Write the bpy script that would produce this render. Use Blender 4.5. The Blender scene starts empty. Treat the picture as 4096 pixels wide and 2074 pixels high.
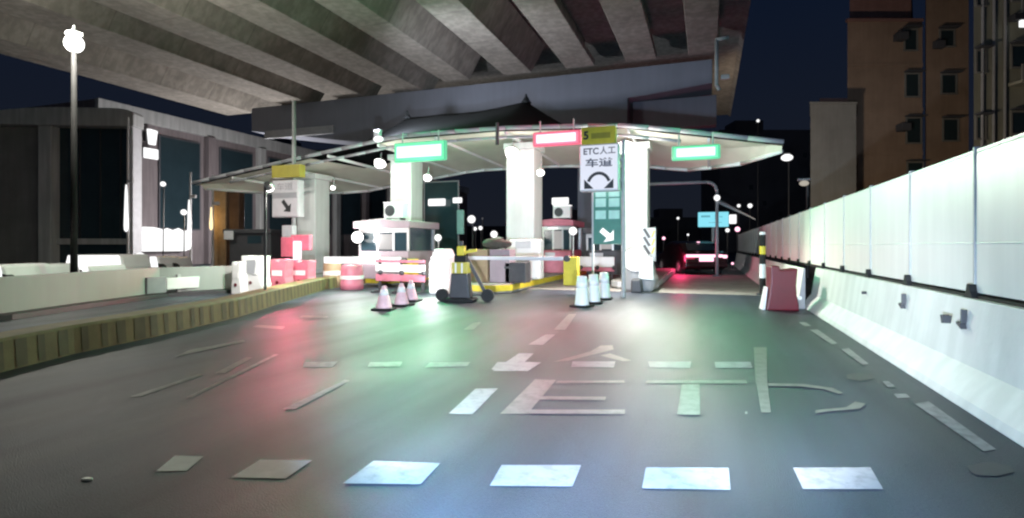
import bpy, bmesh, math, random
from mathutils import Vector, Matrix
random.seed(7)
R = math.radians
C = bpy.context.scene
COL = C.collection

# ------------------------------------------------------------------ camera, sky, exposure
F, HOR, CX, CAMH = 2200.0, 985.0, 2048.0, 1.4          # focal length and horizon in photograph pixels
YAW = R(19.57)
cd = bpy.data.cameras.new('camera'); cam = bpy.data.objects.new('camera', cd); COL.objects.link(cam)
cd.sensor_width = 36; cd.lens = 36*F/4096; cd.shift_y = -52/4096; cd.clip_end = 2000; cd.clip_start = .05
cam.location = (0, 0, CAMH); cam.rotation_euler = (R(90), 0, YAW); C.camera = cam

w = bpy.data.worlds.new('World'); C.world = w; w.use_nodes = True
nt = w.node_tree; bg = nt.nodes['Background']
tc = nt.nodes.new('ShaderNodeTexCoord'); sep = nt.nodes.new('ShaderNodeSeparateXYZ'); cr = nt.nodes.new('ShaderNodeValToRGB')
nt.links.new(tc.outputs['Generated'], sep.inputs[0]); nt.links.new(sep.outputs['Z'], cr.inputs[0]); nt.links.new(cr.outputs[0], bg.inputs[0])
cr.color_ramp.elements[0].color = (.010, .012, .018, 1); cr.color_ramp.elements[1].color = (.0022, .0065, .020, 1)
cr.color_ramp.elements[1].position = .5
bg.inputs[1].default_value = 1.0
C.view_settings.view_transform = 'Standard'; C.view_settings.look = 'None'
C.view_settings.exposure = 0; C.view_settings.gamma = 1
C.cycles.use_denoising = True; C.cycles.max_bounces = 6; C.cycles.filter_width = 2.3
C.cycles.sample_clamp_indirect = 6

# ------------------------------------------------------------------ pixel helpers (photograph pixels -> road frame: X right, Y along the road)
ca, sa = math.cos(YAW), math.sin(YAW)
def cam2w(X, Z): return X*ca - Z*sa, X*sa + Z*ca
def G(px, py, h=0.0):
    Z = F*(CAMH-h)/(py-HOR); return cam2w((px-CX)/F*Z, Z)
def AZ(px, py, Z):
    u, v = cam2w((px-CX)/F*Z, Z); return u, v, CAMH+(HOR-py)*Z/F
def AV(px, py, v):
    t = (px-CX)/F; Z = v/(t*sa+ca); return Z*(t*ca-sa), CAMH+(HOR-py)*Z/F
def AU(px, py, u):
    t = (px-CX)/F; Z = u/(t*ca-sa); return Z*(t*sa+ca), CAMH+(HOR-py)*Z/F

# ------------------------------------------------------------------ materials
def mat(name, col, rough=.6, var=.18, scale=3.0, metal=0, bump=0, fine=0, spec=.5, stains=0):
    m = bpy.data.materials.new(name); m.use_nodes = True; n = m.node_tree; b = n.nodes['Principled BSDF']
    b.inputs['Roughness'].default_value = rough; b.inputs['Metallic'].default_value = metal
    b.inputs['Specular IOR Level'].default_value = spec
    t = n.nodes.new('ShaderNodeTexCoord'); no = n.nodes.new('ShaderNodeTexNoise')
    no.inputs['Scale'].default_value = scale; no.inputs['Detail'].default_value = 6; no.inputs['Roughness'].default_value = .6
    n.links.new(t.outputs['Object'], no.inputs['Vector'])
    r = n.nodes.new('ShaderNodeValToRGB')
    r.color_ramp.elements[0].position = .3; r.color_ramp.elements[1].position = .7
    r.color_ramp.elements[0].color = tuple(c*(1-var) for c in col)+(1,); r.color_ramp.elements[1].color = tuple(min(1, c*(1+var)) for c in col)+(1,)
    n.links.new(no.outputs[0], r.inputs[0]); out = r.outputs[0]
    if stains:
        mp = n.nodes.new('ShaderNodeMapping'); mp.inputs['Scale'].default_value = (3, 3, .25)
        n.links.new(t.outputs['Object'], mp.inputs[0]); s = n.nodes.new('ShaderNodeTexNoise'); s.inputs['Scale'].default_value = 1.3; s.inputs['Detail'].default_value = 5
        n.links.new(mp.outputs[0], s.inputs['Vector'])
        sr = n.nodes.new('ShaderNodeValToRGB'); sr.color_ramp.elements[0].position = .42; sr.color_ramp.elements[1].position = .62
        sr.color_ramp.elements[0].color = (1-stains,)*3+(1,); sr.color_ramp.elements[1].color = (1, 1, 1, 1)
        n.links.new(s.outputs[0], sr.inputs[0])
        mx = n.nodes.new('ShaderNodeMixRGB'); mx.blend_type = 'MULTIPLY'; mx.inputs[0].default_value = 1
        n.links.new(out, mx.inputs[1]); n.links.new(sr.outputs[0], mx.inputs[2]); out = mx.outputs[0]
    n.links.new(out, b.inputs['Base Color'])
    if bump:
        f = n.nodes.new('ShaderNodeTexNoise'); f.inputs['Scale'].default_value = fine or scale*12; f.inputs['Detail'].default_value = 4
        n.links.new(t.outputs['Object'], f.inputs['Vector'])
        bp = n.nodes.new('ShaderNodeBump'); bp.inputs['Strength'].default_value = bump; bp.inputs['Distance'].default_value = .02
        n.links.new(f.outputs[0], bp.inputs['Height']); n.links.new(bp.outputs[0], b.inputs['Normal'])
    return m
def glow(name, col, s=1.0):
    m = bpy.data.materials.new(name); m.use_nodes = True; n = m.node_tree; b = n.nodes['Principled BSDF']
    b.inputs['Base Color'].default_value = (.04, .04, .04, 1); b.inputs['Emission Color'].default_value = tuple(col)+(1,); b.inputs['Emission Strength'].default_value = s
    return m
def glass(name, col, rough=.08):
    m = mat(name, col, rough, .1, 1.0, 0, 0, 0, .6); return m

M = {}
def asphalt():
    m = mat('asphalt', (.034, .043, .060), .5, .30, .35, bump=.4, fine=110, spec=.32)
    n = m.node_tree; b = n.nodes['Principled BSDF']; t = n.nodes['Texture Coordinate']
    # wheel-polished bands and old patches change both tone and gloss
    no = n.nodes.new('ShaderNodeTexNoise'); no.inputs['Scale'].default_value = .5; no.inputs['Detail'].default_value = 5
    mp = n.nodes.new('ShaderNodeMapping'); mp.inputs['Scale'].default_value = (1.6, .22, 1); n.links.new(t.outputs['Object'], mp.inputs[0]); n.links.new(mp.outputs[0], no.inputs['Vector'])
    r = n.nodes.new('ShaderNodeMapRange'); r.inputs[1].default_value = .3; r.inputs[2].default_value = .7; r.inputs[3].default_value = .34; r.inputs[4].default_value = .54
    n.links.new(no.outputs[0], r.inputs[0]); n.links.new(r.outputs[0], b.inputs['Roughness'])
    g = n.nodes.new('ShaderNodeTexNoise'); g.inputs['Scale'].default_value = 60; g.inputs['Detail'].default_value = 3; n.links.new(t.outputs['Object'], g.inputs['Vector'])
    gr = n.nodes.new('ShaderNodeMapRange'); gr.inputs[3].default_value = .5; gr.inputs[4].default_value = 1.5; n.links.new(g.outputs[0], gr.inputs[0])
    src = b.inputs['Base Color'].links[0].from_socket
    mx = n.nodes.new('ShaderNodeMixRGB'); mx.blend_type = 'MULTIPLY'; mx.inputs[0].default_value = 1
    n.links.new(src, mx.inputs[1]); n.links.new(gr.outputs[0], mx.inputs[2]); 
    # tyre-darkened bands along the lane, then thin cracks
    ml = n.nodes.new('ShaderNodeMapping'); ml.inputs['Scale'].default_value = (1.1, .05, 1); ml.inputs['Rotation'].default_value = (0, 0, R(-6)); n.links.new(t.outputs['Object'], ml.inputs[0])
    nl = n.nodes.new('ShaderNodeTexNoise'); nl.inputs['Scale'].default_value = 1.2; nl.inputs['Detail'].default_value = 4; n.links.new(ml.outputs[0], nl.inputs['Vector'])
    rl = n.nodes.new('ShaderNodeMapRange'); rl.inputs[1].default_value = .35; rl.inputs[2].default_value = .65; rl.inputs[3].default_value = .62; rl.inputs[4].default_value = 1.3; n.links.new(nl.outputs[0], rl.inputs[0])
    m2 = n.nodes.new('ShaderNodeMixRGB'); m2.blend_type = 'MULTIPLY'; m2.inputs[0].default_value = 1; n.links.new(mx.outputs[0], m2.inputs[1]); n.links.new(rl.outputs[0], m2.inputs[2])
    wn = n.nodes.new('ShaderNodeTexNoise'); wn.inputs['Scale'].default_value = 1.5; n.links.new(t.outputs['Object'], wn.inputs['Vector'])
    wa = n.nodes.new('ShaderNodeMixRGB'); wa.inputs[0].default_value = .35; n.links.new(t.outputs['Object'], wa.inputs[1]); n.links.new(wn.outputs['Color'], wa.inputs[2])
    vo = n.nodes.new('ShaderNodeTexVoronoi'); vo.feature = 'DISTANCE_TO_EDGE'; vo.inputs['Scale'].default_value = .42; n.links.new(wa.outputs[0], vo.inputs['Vector'])
    rc = n.nodes.new('ShaderNodeMapRange'); rc.inputs[1].default_value = .002; rc.inputs[2].default_value = .010; rc.inputs[3].default_value = .92; rc.inputs[4].default_value = 1; n.links.new(vo.outputs[0], rc.inputs[0])
    m3 = n.nodes.new('ShaderNodeMixRGB'); m3.blend_type = 'MULTIPLY'; m3.inputs[0].default_value = 1; n.links.new(m2.outputs[0], m3.inputs[1]); n.links.new(rc.outputs[0], m3.inputs[2])
    n.links.new(m3.outputs[0], b.inputs['Base Color'])
    return m
def paint(name, col, wear):
    m = mat(name, col, .5, .12, 6, spec=.36)
    n = m.node_tree; b = n.nodes['Principled BSDF']; t = n.nodes['Texture Coordinate']; src = b.inputs['Base Color'].links[0].from_socket
    no = n.nodes.new('ShaderNodeTexNoise'); no.inputs['Scale'].default_value = 9; no.inputs['Detail'].default_value = 8; no.inputs['Roughness'].default_value = .72
    n.links.new(t.outputs['Object'], no.inputs['Vector'])
    r = n.nodes.new('ShaderNodeValToRGB'); r.color_ramp.elements[0].position = max(0, wear-.12); r.color_ramp.elements[1].position = wear+.12
    n.links.new(no.outputs[0], r.inputs[0])
    mx = n.nodes.new('ShaderNodeMixRGB'); mx.inputs[1].default_value = tuple(c*.45+.02 for c in col)+(1,)
    n.links.new(r.outputs[0], mx.inputs[0]); n.links.new(src, mx.inputs[2]); n.links.new(mx.outputs[0], b.inputs['Base Color'])
    return m
M['asphalt'] = asphalt()
M['pad'] = mat('toll_pad_concrete', (.26, .25, .23), .6, .2, .8, bump=.2, stains=.2)
M['white_mark'] = paint('white_road_paint', (.29, .29, .30), .40)
M['pale_mark'] = paint('lightened_road_paint', (.66, .66, .68), .30)  # dash paint lightened for the left dashes, where the headlight is weak
M['old_mark'] = paint('worn_road_paint', (.30, .30, .30), .44)
M['faint_mark'] = paint('faint_road_paint', (.26, .26, .26), .46)
M['yellow_mark'] = paint('yellowish_road_paint', (.19, .20, .17), .42)
M['concrete'] = mat('girder_concrete', (.29, .265, .232), .85, .17, .7, bump=.2, stains=.25)
def joints(m, axis, step, wid, dark):
    n = m.node_tree; b = n.nodes['Principled BSDF']; t = n.nodes['Texture Coordinate']; src = b.inputs['Base Color'].links[0].from_socket
    sp = n.nodes.new('ShaderNodeSeparateXYZ'); n.links.new(t.outputs['Object'], sp.inputs[0])
    d = n.nodes.new('ShaderNodeMath'); d.operation = 'PINGPONG'; d.inputs[1].default_value = step/2; n.links.new(sp.outputs[axis], d.inputs[0])
    r = n.nodes.new('ShaderNodeMapRange'); r.inputs[1].default_value = wid*.4; r.inputs[2].default_value = wid; r.inputs[3].default_value = dark; r.inputs[4].default_value = 1; n.links.new(d.outputs[0], r.inputs[0])
    mx = n.nodes.new('ShaderNodeMixRGB'); mx.blend_type = 'MULTIPLY'; mx.inputs[0].default_value = 1; n.links.new(src, mx.inputs[1]); n.links.new(r.outputs[0], mx.inputs[2]); n.links.new(mx.outputs[0], b.inputs['Base Color'])
joints(M['concrete'], 'Y', 3.2, .035, .72)
M['cap'] = mat('pier_concrete', (.165, .175, .21), .85, .08, .3, bump=.1, stains=.05)
M['barrier'] = mat('white_barrier_concrete', (.62, .63, .61), .6, .08, 1.3, bump=.12, stains=.11)
M['wall_paint'] = mat('dull_white_wall_paint', (.34, .36, .345), .7, .05, .5, stains=.04)
M['barrier_grey'] = mat('bare_and_shaded_concrete', (.30, .30, .31), .8, .12, 2, bump=.2, stains=.2)
M['panel'] = mat('white_hoarding_steel', (.68, .70, .66), .42, .04, .7, stains=.06)
M['post'] = mat('galvanised_steel', (.36, .37, .37), .55, .12, 5, metal=.1)
M['black'] = mat('black_rubber', (.018, .018, .018), .8, .2, 5, spec=.2)
M['dark'] = mat('dark_metal', (.04, .04, .045), .5, .15, 5)
M['white'] = mat('white_gloss_paint', (.75, .75, .74), .4, .05, 2)
M['column'] = mat('white_column_paint', (.68, .68, .67), .5, .06, 1.2, stains=.10)
M['ceiling'] = mat('cream_membrane', (.74, .72, .62), .6, .05, 1.5)
M['roof'] = mat('dark_membrane', (.014, .015, .016), .8, .15, 1.5, spec=.1)
M['pink'] = mat('faded_red_plastic', (.52, .16, .22), .45, .15, 4)
M['cone_pink'] = mat('faded_pink_cone_rubber', (.72, .48, .52), .5, .15, 6)
M['red'] = mat('red_plastic', (.11, .006, .014), .4, .15, 3)
M['yellow'] = mat('yellow_paint', (.60, .48, .03), .5, .12, 5)
M['grey'] = mat('grey_paint', (.30, .31, .33), .5, .1, 3)
M['lightgrey'] = mat('light_grey_paint', (.52, .52, .54), .5, .08, 3)
M['silver'] = mat('aluminium', (.55, .55, .55), .4, .08, 5, metal=.6)
M['green_board'] = mat('green_board_paint', (.03, .16, .12), .5, .15, 5)
M['mint'] = mat('pale_mint_paint', (.34, .60, .52), .5, .1, 5)
M['booth'] = mat('booth_cladding', (.30, .235, .26), .5, .1, 3)
M['tan'] = mat('tan_paint', (.36, .26, .15), .6, .15, 4)
M['window'] = glass('dark_glass', (.022, .040, .050), .12)
M['carpaint'] = mat('dark_red_car_paint', (.008, .002, .004), .25, .1, 3)
M['tyre'] = mat('tyre_rubber', (.015, .015, .015), .8, .1, 8)
M['orange_wall'] = mat('orange_tiled_wall', (.33, .235, .175), .8, .16, .5, stains=.08)
M['red_wall'] = mat('reddish_tiled_wall', (.30, .17, .15), .8, .15, .4, stains=.08)
M['grey_wall'] = mat('grey_render_wall', (.22, .22, .21), .8, .15, .5, stains=.08)
M['olive_wall'] = mat('olive_grey_wall', (.30, .30, .24), .8, .15, .5, stains=.12)
M['dark_wall'] = mat('dark_far_wall', (.08, .085, .10), .8, .2, .1)
M['frame_wall'] = mat('pale_frame_concrete', (.46, .47, .47), .8, .1, .4, stains=.2)
M['purple_wall'] = mat('brown_grey_wall', (.22, .19, .20), .8, .15, .3, stains=.2)
M['brown'] = mat('brown_panel', (.10, .055, .03), .6, .2, 2)
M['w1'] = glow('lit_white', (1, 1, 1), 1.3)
M['w3'] = glow('lamp_white', (1, .99, .95), 6)
M['warm'] = glow('warm_lamp', (1, .78, .42), 1.6)
M['led_green'] = glow('green_led', (.16, 1.0, .46), 1.1)
M['led_green_row'] = glow('green_led_row', (.72, 1.0, .84), 1.5)
M['led_green_edge'] = glow('green_halo_glow', (.10, .72, .36), .9)
M['led_red'] = glow('red_led', (1.0, .20, .32), 1.15)
M['led_red_row'] = glow('red_led_row', (1.0, .80, .86), 1.5)
M['led_red_edge'] = glow('red_halo_glow', (.9, .12, .22), .9)
M['tail'] = glow('tail_lamp', (1, .50, .66), 2.2)
M['tail_red'] = glow('tail_lamp_red', (.55, .01, .06), .8)
M['cyan'] = glow('lit_cyan_sign', (.25, .80, .95), .95)
M['cyan_dark'] = glow('lit_cyan_print', (.12, .45, .55), .8)
M['box_face'] = glow('lit_sign_face', (.80, .84, .97), .92)
M['lit_pane'] = glow('lit_booth_pane', (.80, .74, .72), .42)
M['print'] = mat('dark_sign_print', (.02, .022, .025), .6, .1, 5)
M['print_grey'] = mat('grey_sign_print', (.12, .12, .15), .6, .1, 5)

# ------------------------------------------------------------------ mesh helpers
class MB:
    def __init__(s): s.bm = bmesh.new()
    def box(s, x0, x1, y0, y1, z0, z1, mtx=None):
        c = [(x, y, z) for x in (x0, x1) for y in (y0, y1) for z in (z0, z1)]
        v = [s.bm.verts.new(mtx @ Vector(p) if mtx else p) for p in c]
        for f in ((0,1,3,2),(4,6,7,5),(0,4,5,1),(2,3,7,6),(0,2,6,4),(1,5,7,3)): s.bm.faces.new([v[i] for i in f])
        return s
    def bar(s, p, q, wx, wz):
        p, q = Vector(p), Vector(q); d = q-p; L = d.length; rot = d.to_track_quat('Y', 'Z').to_matrix().to_4x4()
        return s.box(-wx/2, wx/2, 0, L, -wz/2, wz/2, Matrix.Translation(p) @ rot)
    def tube(s, p, q, r0, r1=None, n=16, caps=True):
        r1 = r0 if r1 is None else r1; p, q = Vector(p), Vector(q); rot = (q-p).to_track_quat('Z', 'Y')
        a = [];b = []
        for i in range(n):
            t = 2*math.pi*i/n; d = Vector((math.cos(t), math.sin(t), 0))
            a.append(s.bm.verts.new(p + rot @ (d*r0))); b.append(s.bm.verts.new(q + rot @ (d*r1)))
        for i in range(n): s.bm.faces.new((a[i], a[(i+1)%n], b[(i+1)%n], b[i]))
        if caps: s.bm.faces.new(a[::-1]); s.bm.faces.new(b)
        return s
    def path(s, pts, r, n=12):
        for a, b in zip(pts, pts[1:]): s.tube(a, b, r, r, n)
        for p in pts[1:-1]: s.ball(p, r, 10, 6)
        return s
    def ball(s, c, r, u=16, v=10, sc=(1,1,1)):
        m = Matrix.Translation(Vector(c)) @ Matrix.Diagonal((r*sc[0], r*sc[1], r*sc[2], 1))
        bmesh.ops.create_uvsphere(s.bm, u_segments=u, v_segments=v, radius=1, matrix=m); return s
    def prism(s, pts, a, b, axis='y'):
        # pts: outline in (x,z) extruded along y ; or (y,z) along x ; or (x,y) along z
        def f(p, t): return {'y': (p[0], t, p[1]), 'x': (t, p[0], p[1]), 'z': (p[0], p[1], t)}[axis]
        A = [s.bm.verts.new(f(p, a)) for p in pts]; B = [s.bm.verts.new(f(p, b)) for p in pts]; n = len(pts)
        for i in range(n): s.bm.faces.new((A[i], A[(i+1)%n], B[(i+1)%n], B[i]))
        s.bm.faces.new(A[::-1]); s.bm.faces.new(B); return s
    def lathe(s, prof, c=(0,0,0), n=24):
        rings = []
        for r, z in prof: rings.append([s.bm.verts.new((c[0]+r*math.cos(2*math.pi*i/n), c[1]+r*math.sin(2*math.pi*i/n), c[2]+z)) for i in range(n)])
        for a, b in zip(rings, rings[1:]):
            for i in range(n): s.bm.faces.new((a[i], a[(i+1)%n], b[(i+1)%n], b[i]))
        s.bm.faces.new(rings[0][::-1]); s.bm.faces.new(rings[-1]); return s
    def sweep(s, line, prof):
        # prof: closed (offset to the right of travel, z) outline carried along a plan polyline
        n = len(line); rings = []
        for i, p in enumerate(line):
            a = Vector(line[max(0, i-1)][:2]); b = Vector(line[min(n-1, i+1)][:2]); d = (b-a).normalized(); r = Vector((d.y, -d.x))
            rings.append([s.bm.verts.new((p[0]+r.x*o, p[1]+r.y*o, z)) for o, z in prof])
        k = len(prof)
        for a, b in zip(rings, rings[1:]):
            for i in range(k): s.bm.faces.new((a[i], a[(i+1)%k], b[(i+1)%k], b[i]))
        s.bm.faces.new(rings[0][::-1]); s.bm.faces.new(rings[-1]); return s
    def face(s, pts): s.bm.faces.new([s.bm.verts.new(p) for p in pts]); return s
    def build(s, name, m, parent=None, bevel=0, smooth=False, loc=None, seg=2):
        bmesh.ops.recalc_face_normals(s.bm, faces=s.bm.faces)
        me = bpy.data.meshes.new(name); s.bm.to_mesh(me); s.bm.free()
        me.materials.append(M[m] if isinstance(m, str) else m)
        if smooth:
            for p in me.polygons: p.use_smooth = True
        o = bpy.data.objects.new(name, me); COL.objects.link(o)
        if parent: o.parent = parent
        if loc: o.location = loc
        if bevel:
            b = o.modifiers.new('bevel', 'BEVEL'); b.width = bevel; b.segments = seg; b.limit_method = 'ANGLE'; b.angle_limit = R(40)
        return o
def tag(o, label, cat, group=None):
    o['label'] = label; o['category'] = cat
    if group: o['group'] = group
    return o
def thing(name, label, cat, loc=(0,0,0), rz=0, group=None):
    o = bpy.data.objects.new(name, None); COL.objects.link(o); o.location = loc; o.rotation_euler = (0, 0, rz); o.empty_display_size = .2
    return tag(o, label, cat, group)
def struct(o): o['kind'] = 'structure'; return o
def dup(root, loc, rz=0, label=None):
    r = root.copy(); COL.objects.link(r); r.location = loc; r.rotation_euler = (0, 0, rz)
    if label: r['label'] = label
    for ch in list(root.children):
        c = ch.copy(); COL.objects.link(c); c.parent = r
        for g in ch.children:
            d = g.copy(); COL.objects.link(d); d.parent = c
    return r
def text(s, size, name, m, parent, loc, rot=(R(90), 0, 0), sx=1, thick=.004, bold=0):
    cu = bpy.data.curves.new(name, 'FONT'); cu.body = s; cu.size = size; cu.align_x = 'CENTER'; cu.align_y = 'CENTER'; cu.extrude = thick; cu.offset = bold
    o = bpy.data.objects.new(name, cu); COL.objects.link(o); bpy.context.view_layer.update()
    me = bpy.data.meshes.new_from_object(o.evaluated_get(bpy.context.evaluated_depsgraph_get()))
    bpy.data.objects.remove(o); me.materials.clear(); me.materials.append(M[m])
    o = bpy.data.objects.new(name, me); COL.objects.link(o); o.parent = parent; o.location = loc; o.rotation_euler = rot; o.scale = (sx, 1, 1)
    return o
LS = {'flood_light': .014, 'flood_beam': .16, 'uplight': 1, 'signal_light': 1.1, 'signal_bounce': .35, 'roof_halo_fill': 3, 'globe_light': .24, 'headlight_beam': .21, 'headlight_core': .55, 'cabinet_light': .4, 'dome_light': .4, 'warning_lamp_light': .6, 'beacon_light': 1.4, 'beacon_fill': 1, 'post_light': 2.2, 'shop_glow': 3.5, 'amber_light': .4, 'tail_glow': 2.5}
def lamp(kind, name, loc, power, col=(1, 1, 1), size=.15, aim=None, angle=60, blend=.6, parent=None):
    l = bpy.data.lights.new(name, kind); l.energy = power*LS.get(name, 1); l.color = col; l.shadow_soft_size = size
    if kind == 'SPOT': l.spot_size = R(angle); l.spot_blend = blend
    o = bpy.data.objects.new(name, l); COL.objects.link(o); o.location = loc
    if aim: o.rotation_euler = (Vector(aim)-Vector(loc)).to_track_quat('-Z', 'Y').to_euler()
    if parent: o.parent = parent
    return o

# ------------------------------------------------------------------ ground and painted markings
g = MB().face([(-300, -120, 0), (300, -120, 0), (300, 500, 0), (-300, 500, 0)]).build('ground', 'asphalt'); struct(g)
pad = MB().face([(-24, 17.0, .004), (1.9, 17.0, .004), (1.9, 46, .004), (-24, 46, .004)]).build('toll_pavement', 'pad'); struct(pad)
def marks(name, m, polys, z=.004):
    b = MB()
    for i, p in enumerate(polys): b.face([G(x, y)+(z+.0007*i,) for x, y in p])
    return b.build(name, m, g)
k = 4096/2576
def sc(p): return [(x*k, y*k) for x, y in p]
marks('stop_dash', 'white_mark', [sc(p) for p in (
    [(1232,1224),(1440,1226),(1462,1172),(1262,1172)], [(1615,1231),(1838,1235),(1833,1179),(1625,1178)], [(2020,1233),(2222,1233),(2190,1178),(1995,1179)],
    [(862,1219),(1058,1221),(1108,1168),(940,1162)],)])
marks('give_way_dash', 'pale_mark', [sc([(582,1203),(718,1206),(785,1160),(655,1158)])])
marks('worn_dash', 'pale_mark', [sc(p) for p in ([(392,1188),(470,1186),(512,1150),(440,1148)],)])
marks('give_way_dash', 'white_mark', [[(1982,1487),(2215,1487),(2340,1412),(2205,1402)][:0] or [(1965,1480),(2110,1487),(2165,1452),(1990,1450)], [(2285,1470),(2455,1472),(2462,1448),(2290,1448)], [(2600,1472),(2760,1474),(2765,1448),(2592,1449)], [(2862,1474),(3010,1474),(3002,1450),(2858,1450)]])
marks('lane_dash', 'white_mark', [[(1795,1657),(1890,1660),(1992,1556),(1902,1557)], [(1970,1487),(2060,1487),(2135,1416),(2075,1416)], [(2060,1468),(2140,1468),(2165,1452),(2080,1450)],
    [(2112,1381),(2172,1382),(2222,1340),(2182,1341)], [(2215,1321),(2262,1322),(2305,1258),(2275,1258)]])
marks('worn_lane_dash', 'old_mark', [[(1210,1470),(1330,1470),(1350,1448),(1220,1450)], [(1700,1472),(1870,1466),(1880,1450),(1720,1452)], [(1855,1320),(1895,1320),(1925,1290),(1890,1295)],
    [(1470,1470),(1600,1468),(1610,1450),(1480,1452)], [(2980,1660),(2990,1660),(2990,1650),(2980,1650)]])
marks('faint_lane_line', 'faint_mark', [[(745,1592),(770,1592),(1115,1420),(1098,1418)], [(860,1495),(900,1495),(1010,1432),(985,1430)], [(1130,1640),(1180,1640),(1400,1525),(1380,1522)], [(520,1590),(560,1590),(820,1500),(800,1497)],
    [(1010,1310),(1130,1320),(1140,1308),(1030,1302)],[(1200,1272),(1310,1274),(1312,1266),(1210,1264)],[(700,1430),(980,1370),(975,1362),(760,1402)]])
# E T C painted on the lane, the E half worn away, then the character beyond it
marks('lane_letter', 'yellow_mark', [
    [(2000,1658),(2110,1658),(2225,1522),(2140,1520)], [(2222,1536),(2500,1534),(2496,1524),(2230,1526)], [(2100,1600),(2420,1604),(2425,1590),(2120,1588)], [(2110,1658),(2500,1660),(2500,1642),(2120,1642)],
    [(2580,1537),(2990,1537),(2985,1524),(2588,1525)], [(2708,1662),(2800,1664),(2798,1540),(2728,1540)],
    [(3045,1655),(3085,1655),(3070,1536),(3025,1536),(3020,1390),(3075,1390),(3085,1536),(3120,1655)][:4],
    [(3022,1537),(3070,1537),(3068,1392),(3015,1392)],
    [(3070,1537),(3215,1540),(3330,1556),(3372,1576),(3352,1580),(3300,1562),(3200,1550),(3075,1548)],
    [(3262,1660),(3300,1652),(3440,1640),(3462,1620),(3420,1612),(3385,1634),(3262,1646)]])
marks('lane_character', 'yellow_mark', [[(2212,1449),(2270,1446),(2455,1400),(2450,1383),(2405,1383),(2360,1408)], [(2400,1424),(2440,1416),(2525,1444),(2495,1448)]])
marks('edge_line', 'old_mark', [[(3660,1618),(3715,1608),(3985,1800),(3935,1808)], [(3575,1578),(3625,1578),(3640,1592),(3590,1596)], [(3530,1528),(3555,1528),(3580,1548),(3552,1552)],
    [(3365,1400),(3395,1395),(3475,1458),(3450,1462)], [(3240,1322),(3270,1320),(3350,1376),(3325,1380)], [(3195,1292),(3222,1292),(3245,1306),(3220,1308)]])
# drain cover and rubber patches by the barrier
marks('drain_cover', 'dark', [[(3385,1500),(3440,1494),(3495,1502),(3500,1516),(3445,1526),(3392,1520)], [(3865,1868),(3960,1850),(4040,1868),(4060,1890),(3990,1908),(3900,1904)]], .0045)
marks('road_debris', 'w1', [])  if False else None
u0, v0 = G(348, 1922)
tag(MB().ball((u0, v0, .006), .03, 10, 6, (1.3, .8, .3)).build('litter', 'white'), 'small white scrap of litter lying on the dark asphalt at lower left', 'litter')

# ------------------------------------------------------------------ viaduct overhead
Hs = 10.4                                                   # underside of the girders
vd = thing('viaduct', 'wide concrete road viaduct with parallel girders passing overhead', 'viaduct', (0, 0, 0))
def gird(u0, u1, v0, v1, d=1.45, flare=0):
    wb = (u1-u0)
    if flare:
        return MB().prism([(u0, Hs), (u1, Hs), (u1+.06, Hs+.12), (u1+flare, Hs+d), (u0-flare, Hs+d), (u0-.06, Hs+.12)], v0, v1, 'y').build('girder', 'concrete', vd, .03)
    pts = [(u0, Hs), (u1, Hs), (u1+.02, Hs+.25), (u1-.32*wb, Hs+.5), (u1-.32*wb, Hs+d), (u0+.32*wb, Hs+d), (u0+.32*wb, Hs+.5), (u0-.02, Hs+.25)]
    return MB().prism(pts, v0, v1, 'y').build('girder', 'concrete', vd, .03)
V0, V1 = -25, 27.2
for a, b in ((-.85, .42), (-3.75, -2.3), (-6.75, -5.3)): gird(a, b, V0, V1, 1.3)
for a, b in ((-10.1, -8.6), (-13.6, -12.1)): gird(a, b, V0, V1, 1.3, .75)
for a, b in ((-17.3, -15.5), (-21.3, -19.4), (-25.6, -23.6), (-31.2, -28.9)): gird(a, b, V0, V1+2, 1.5, 1.0)
MB().box(-31.6, 1.5, V0, V1+20, Hs+1.5, Hs+1.8).build('deck_slab', 'concrete', vd)
MB().prism([(1.5, Hs+1.52), (1.72, Hs+1.3), (1.72, Hs+2.9), (1.5, Hs+2.9)], V0, V1+20).build('parapet', 'concrete', vd, .02)
MB().prism([(-31.6, Hs+1.52), (-31.9, Hs+1.2), (-31.9, Hs+2.9), (-31.6, Hs+2.9)], V0, V1+20).build('parapet', 'concrete', vd, .02)
for vv in (-8.0, 10.5): MB().box(-31, .6, vv, vv+.3, Hs+.55, Hs+1.5).build('diaphragm', 'concrete', vd)
# pier with its hammerhead cap
pr = thing('viaduct_pier', 'grey concrete pier with wide tapering crosshead carrying the viaduct behind the toll canopy', 'pier', (0, V1, 0))
uL = AV(962, 480, V1)[0]; uR = AV(2850, 330, V1)[0]; c0 = AV(2290, 900, V1)[0]; c1 = AV(2500, 900, V1)[0]
zb = Hs-.02
MB().prism([(uL, zb), (uR, zb), (uR, zb-1.15), (uR-3.1, zb-1.45), (c1, zb-1.5), (c1, zb-3.1), (-13, zb-3.0), (uL+8, zb-2.7), (uL, zb-1.5)], .9, 3.2).build('crosshead', 'cap', pr, .03)
MB().box(c0, c1, 1.1, 3.0, 0, zb-3.0).build('column', 'cap', pr, .08)
MB().box(c1+.15, uR+.2, 1.8, 2.4, zb-3.0, zb-1.5).build('side_bracket', 'cap', pr, .03)
MB().box(uL+1.2, uL+6.5, .75, .9, zb-2.1, zb-1.6).build('service_duct', 'grey', pr, .02)
# bracket pipe on the deck edge
u0, z0 = AV(2866, 160, 22.0); u1, z1 = AV(2915, 150, 22.0)
dp = thing('drain_pipe', 'pale bent drain pipe hanging from the right edge of the viaduct', 'pipe', (u0, 22.0, z0))
MB().path([(u1-u0, 0, z1-z0), (0, 0, 0), (0, 0, -1.7), (.1, 0, -1.9)], .07).build('pipe_run', 'post', dp, smooth=True)
MB().box(.15, .45, -.1, .1, -1.5, -1.36).build('clamp', 'silver', dp, .01)

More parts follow.
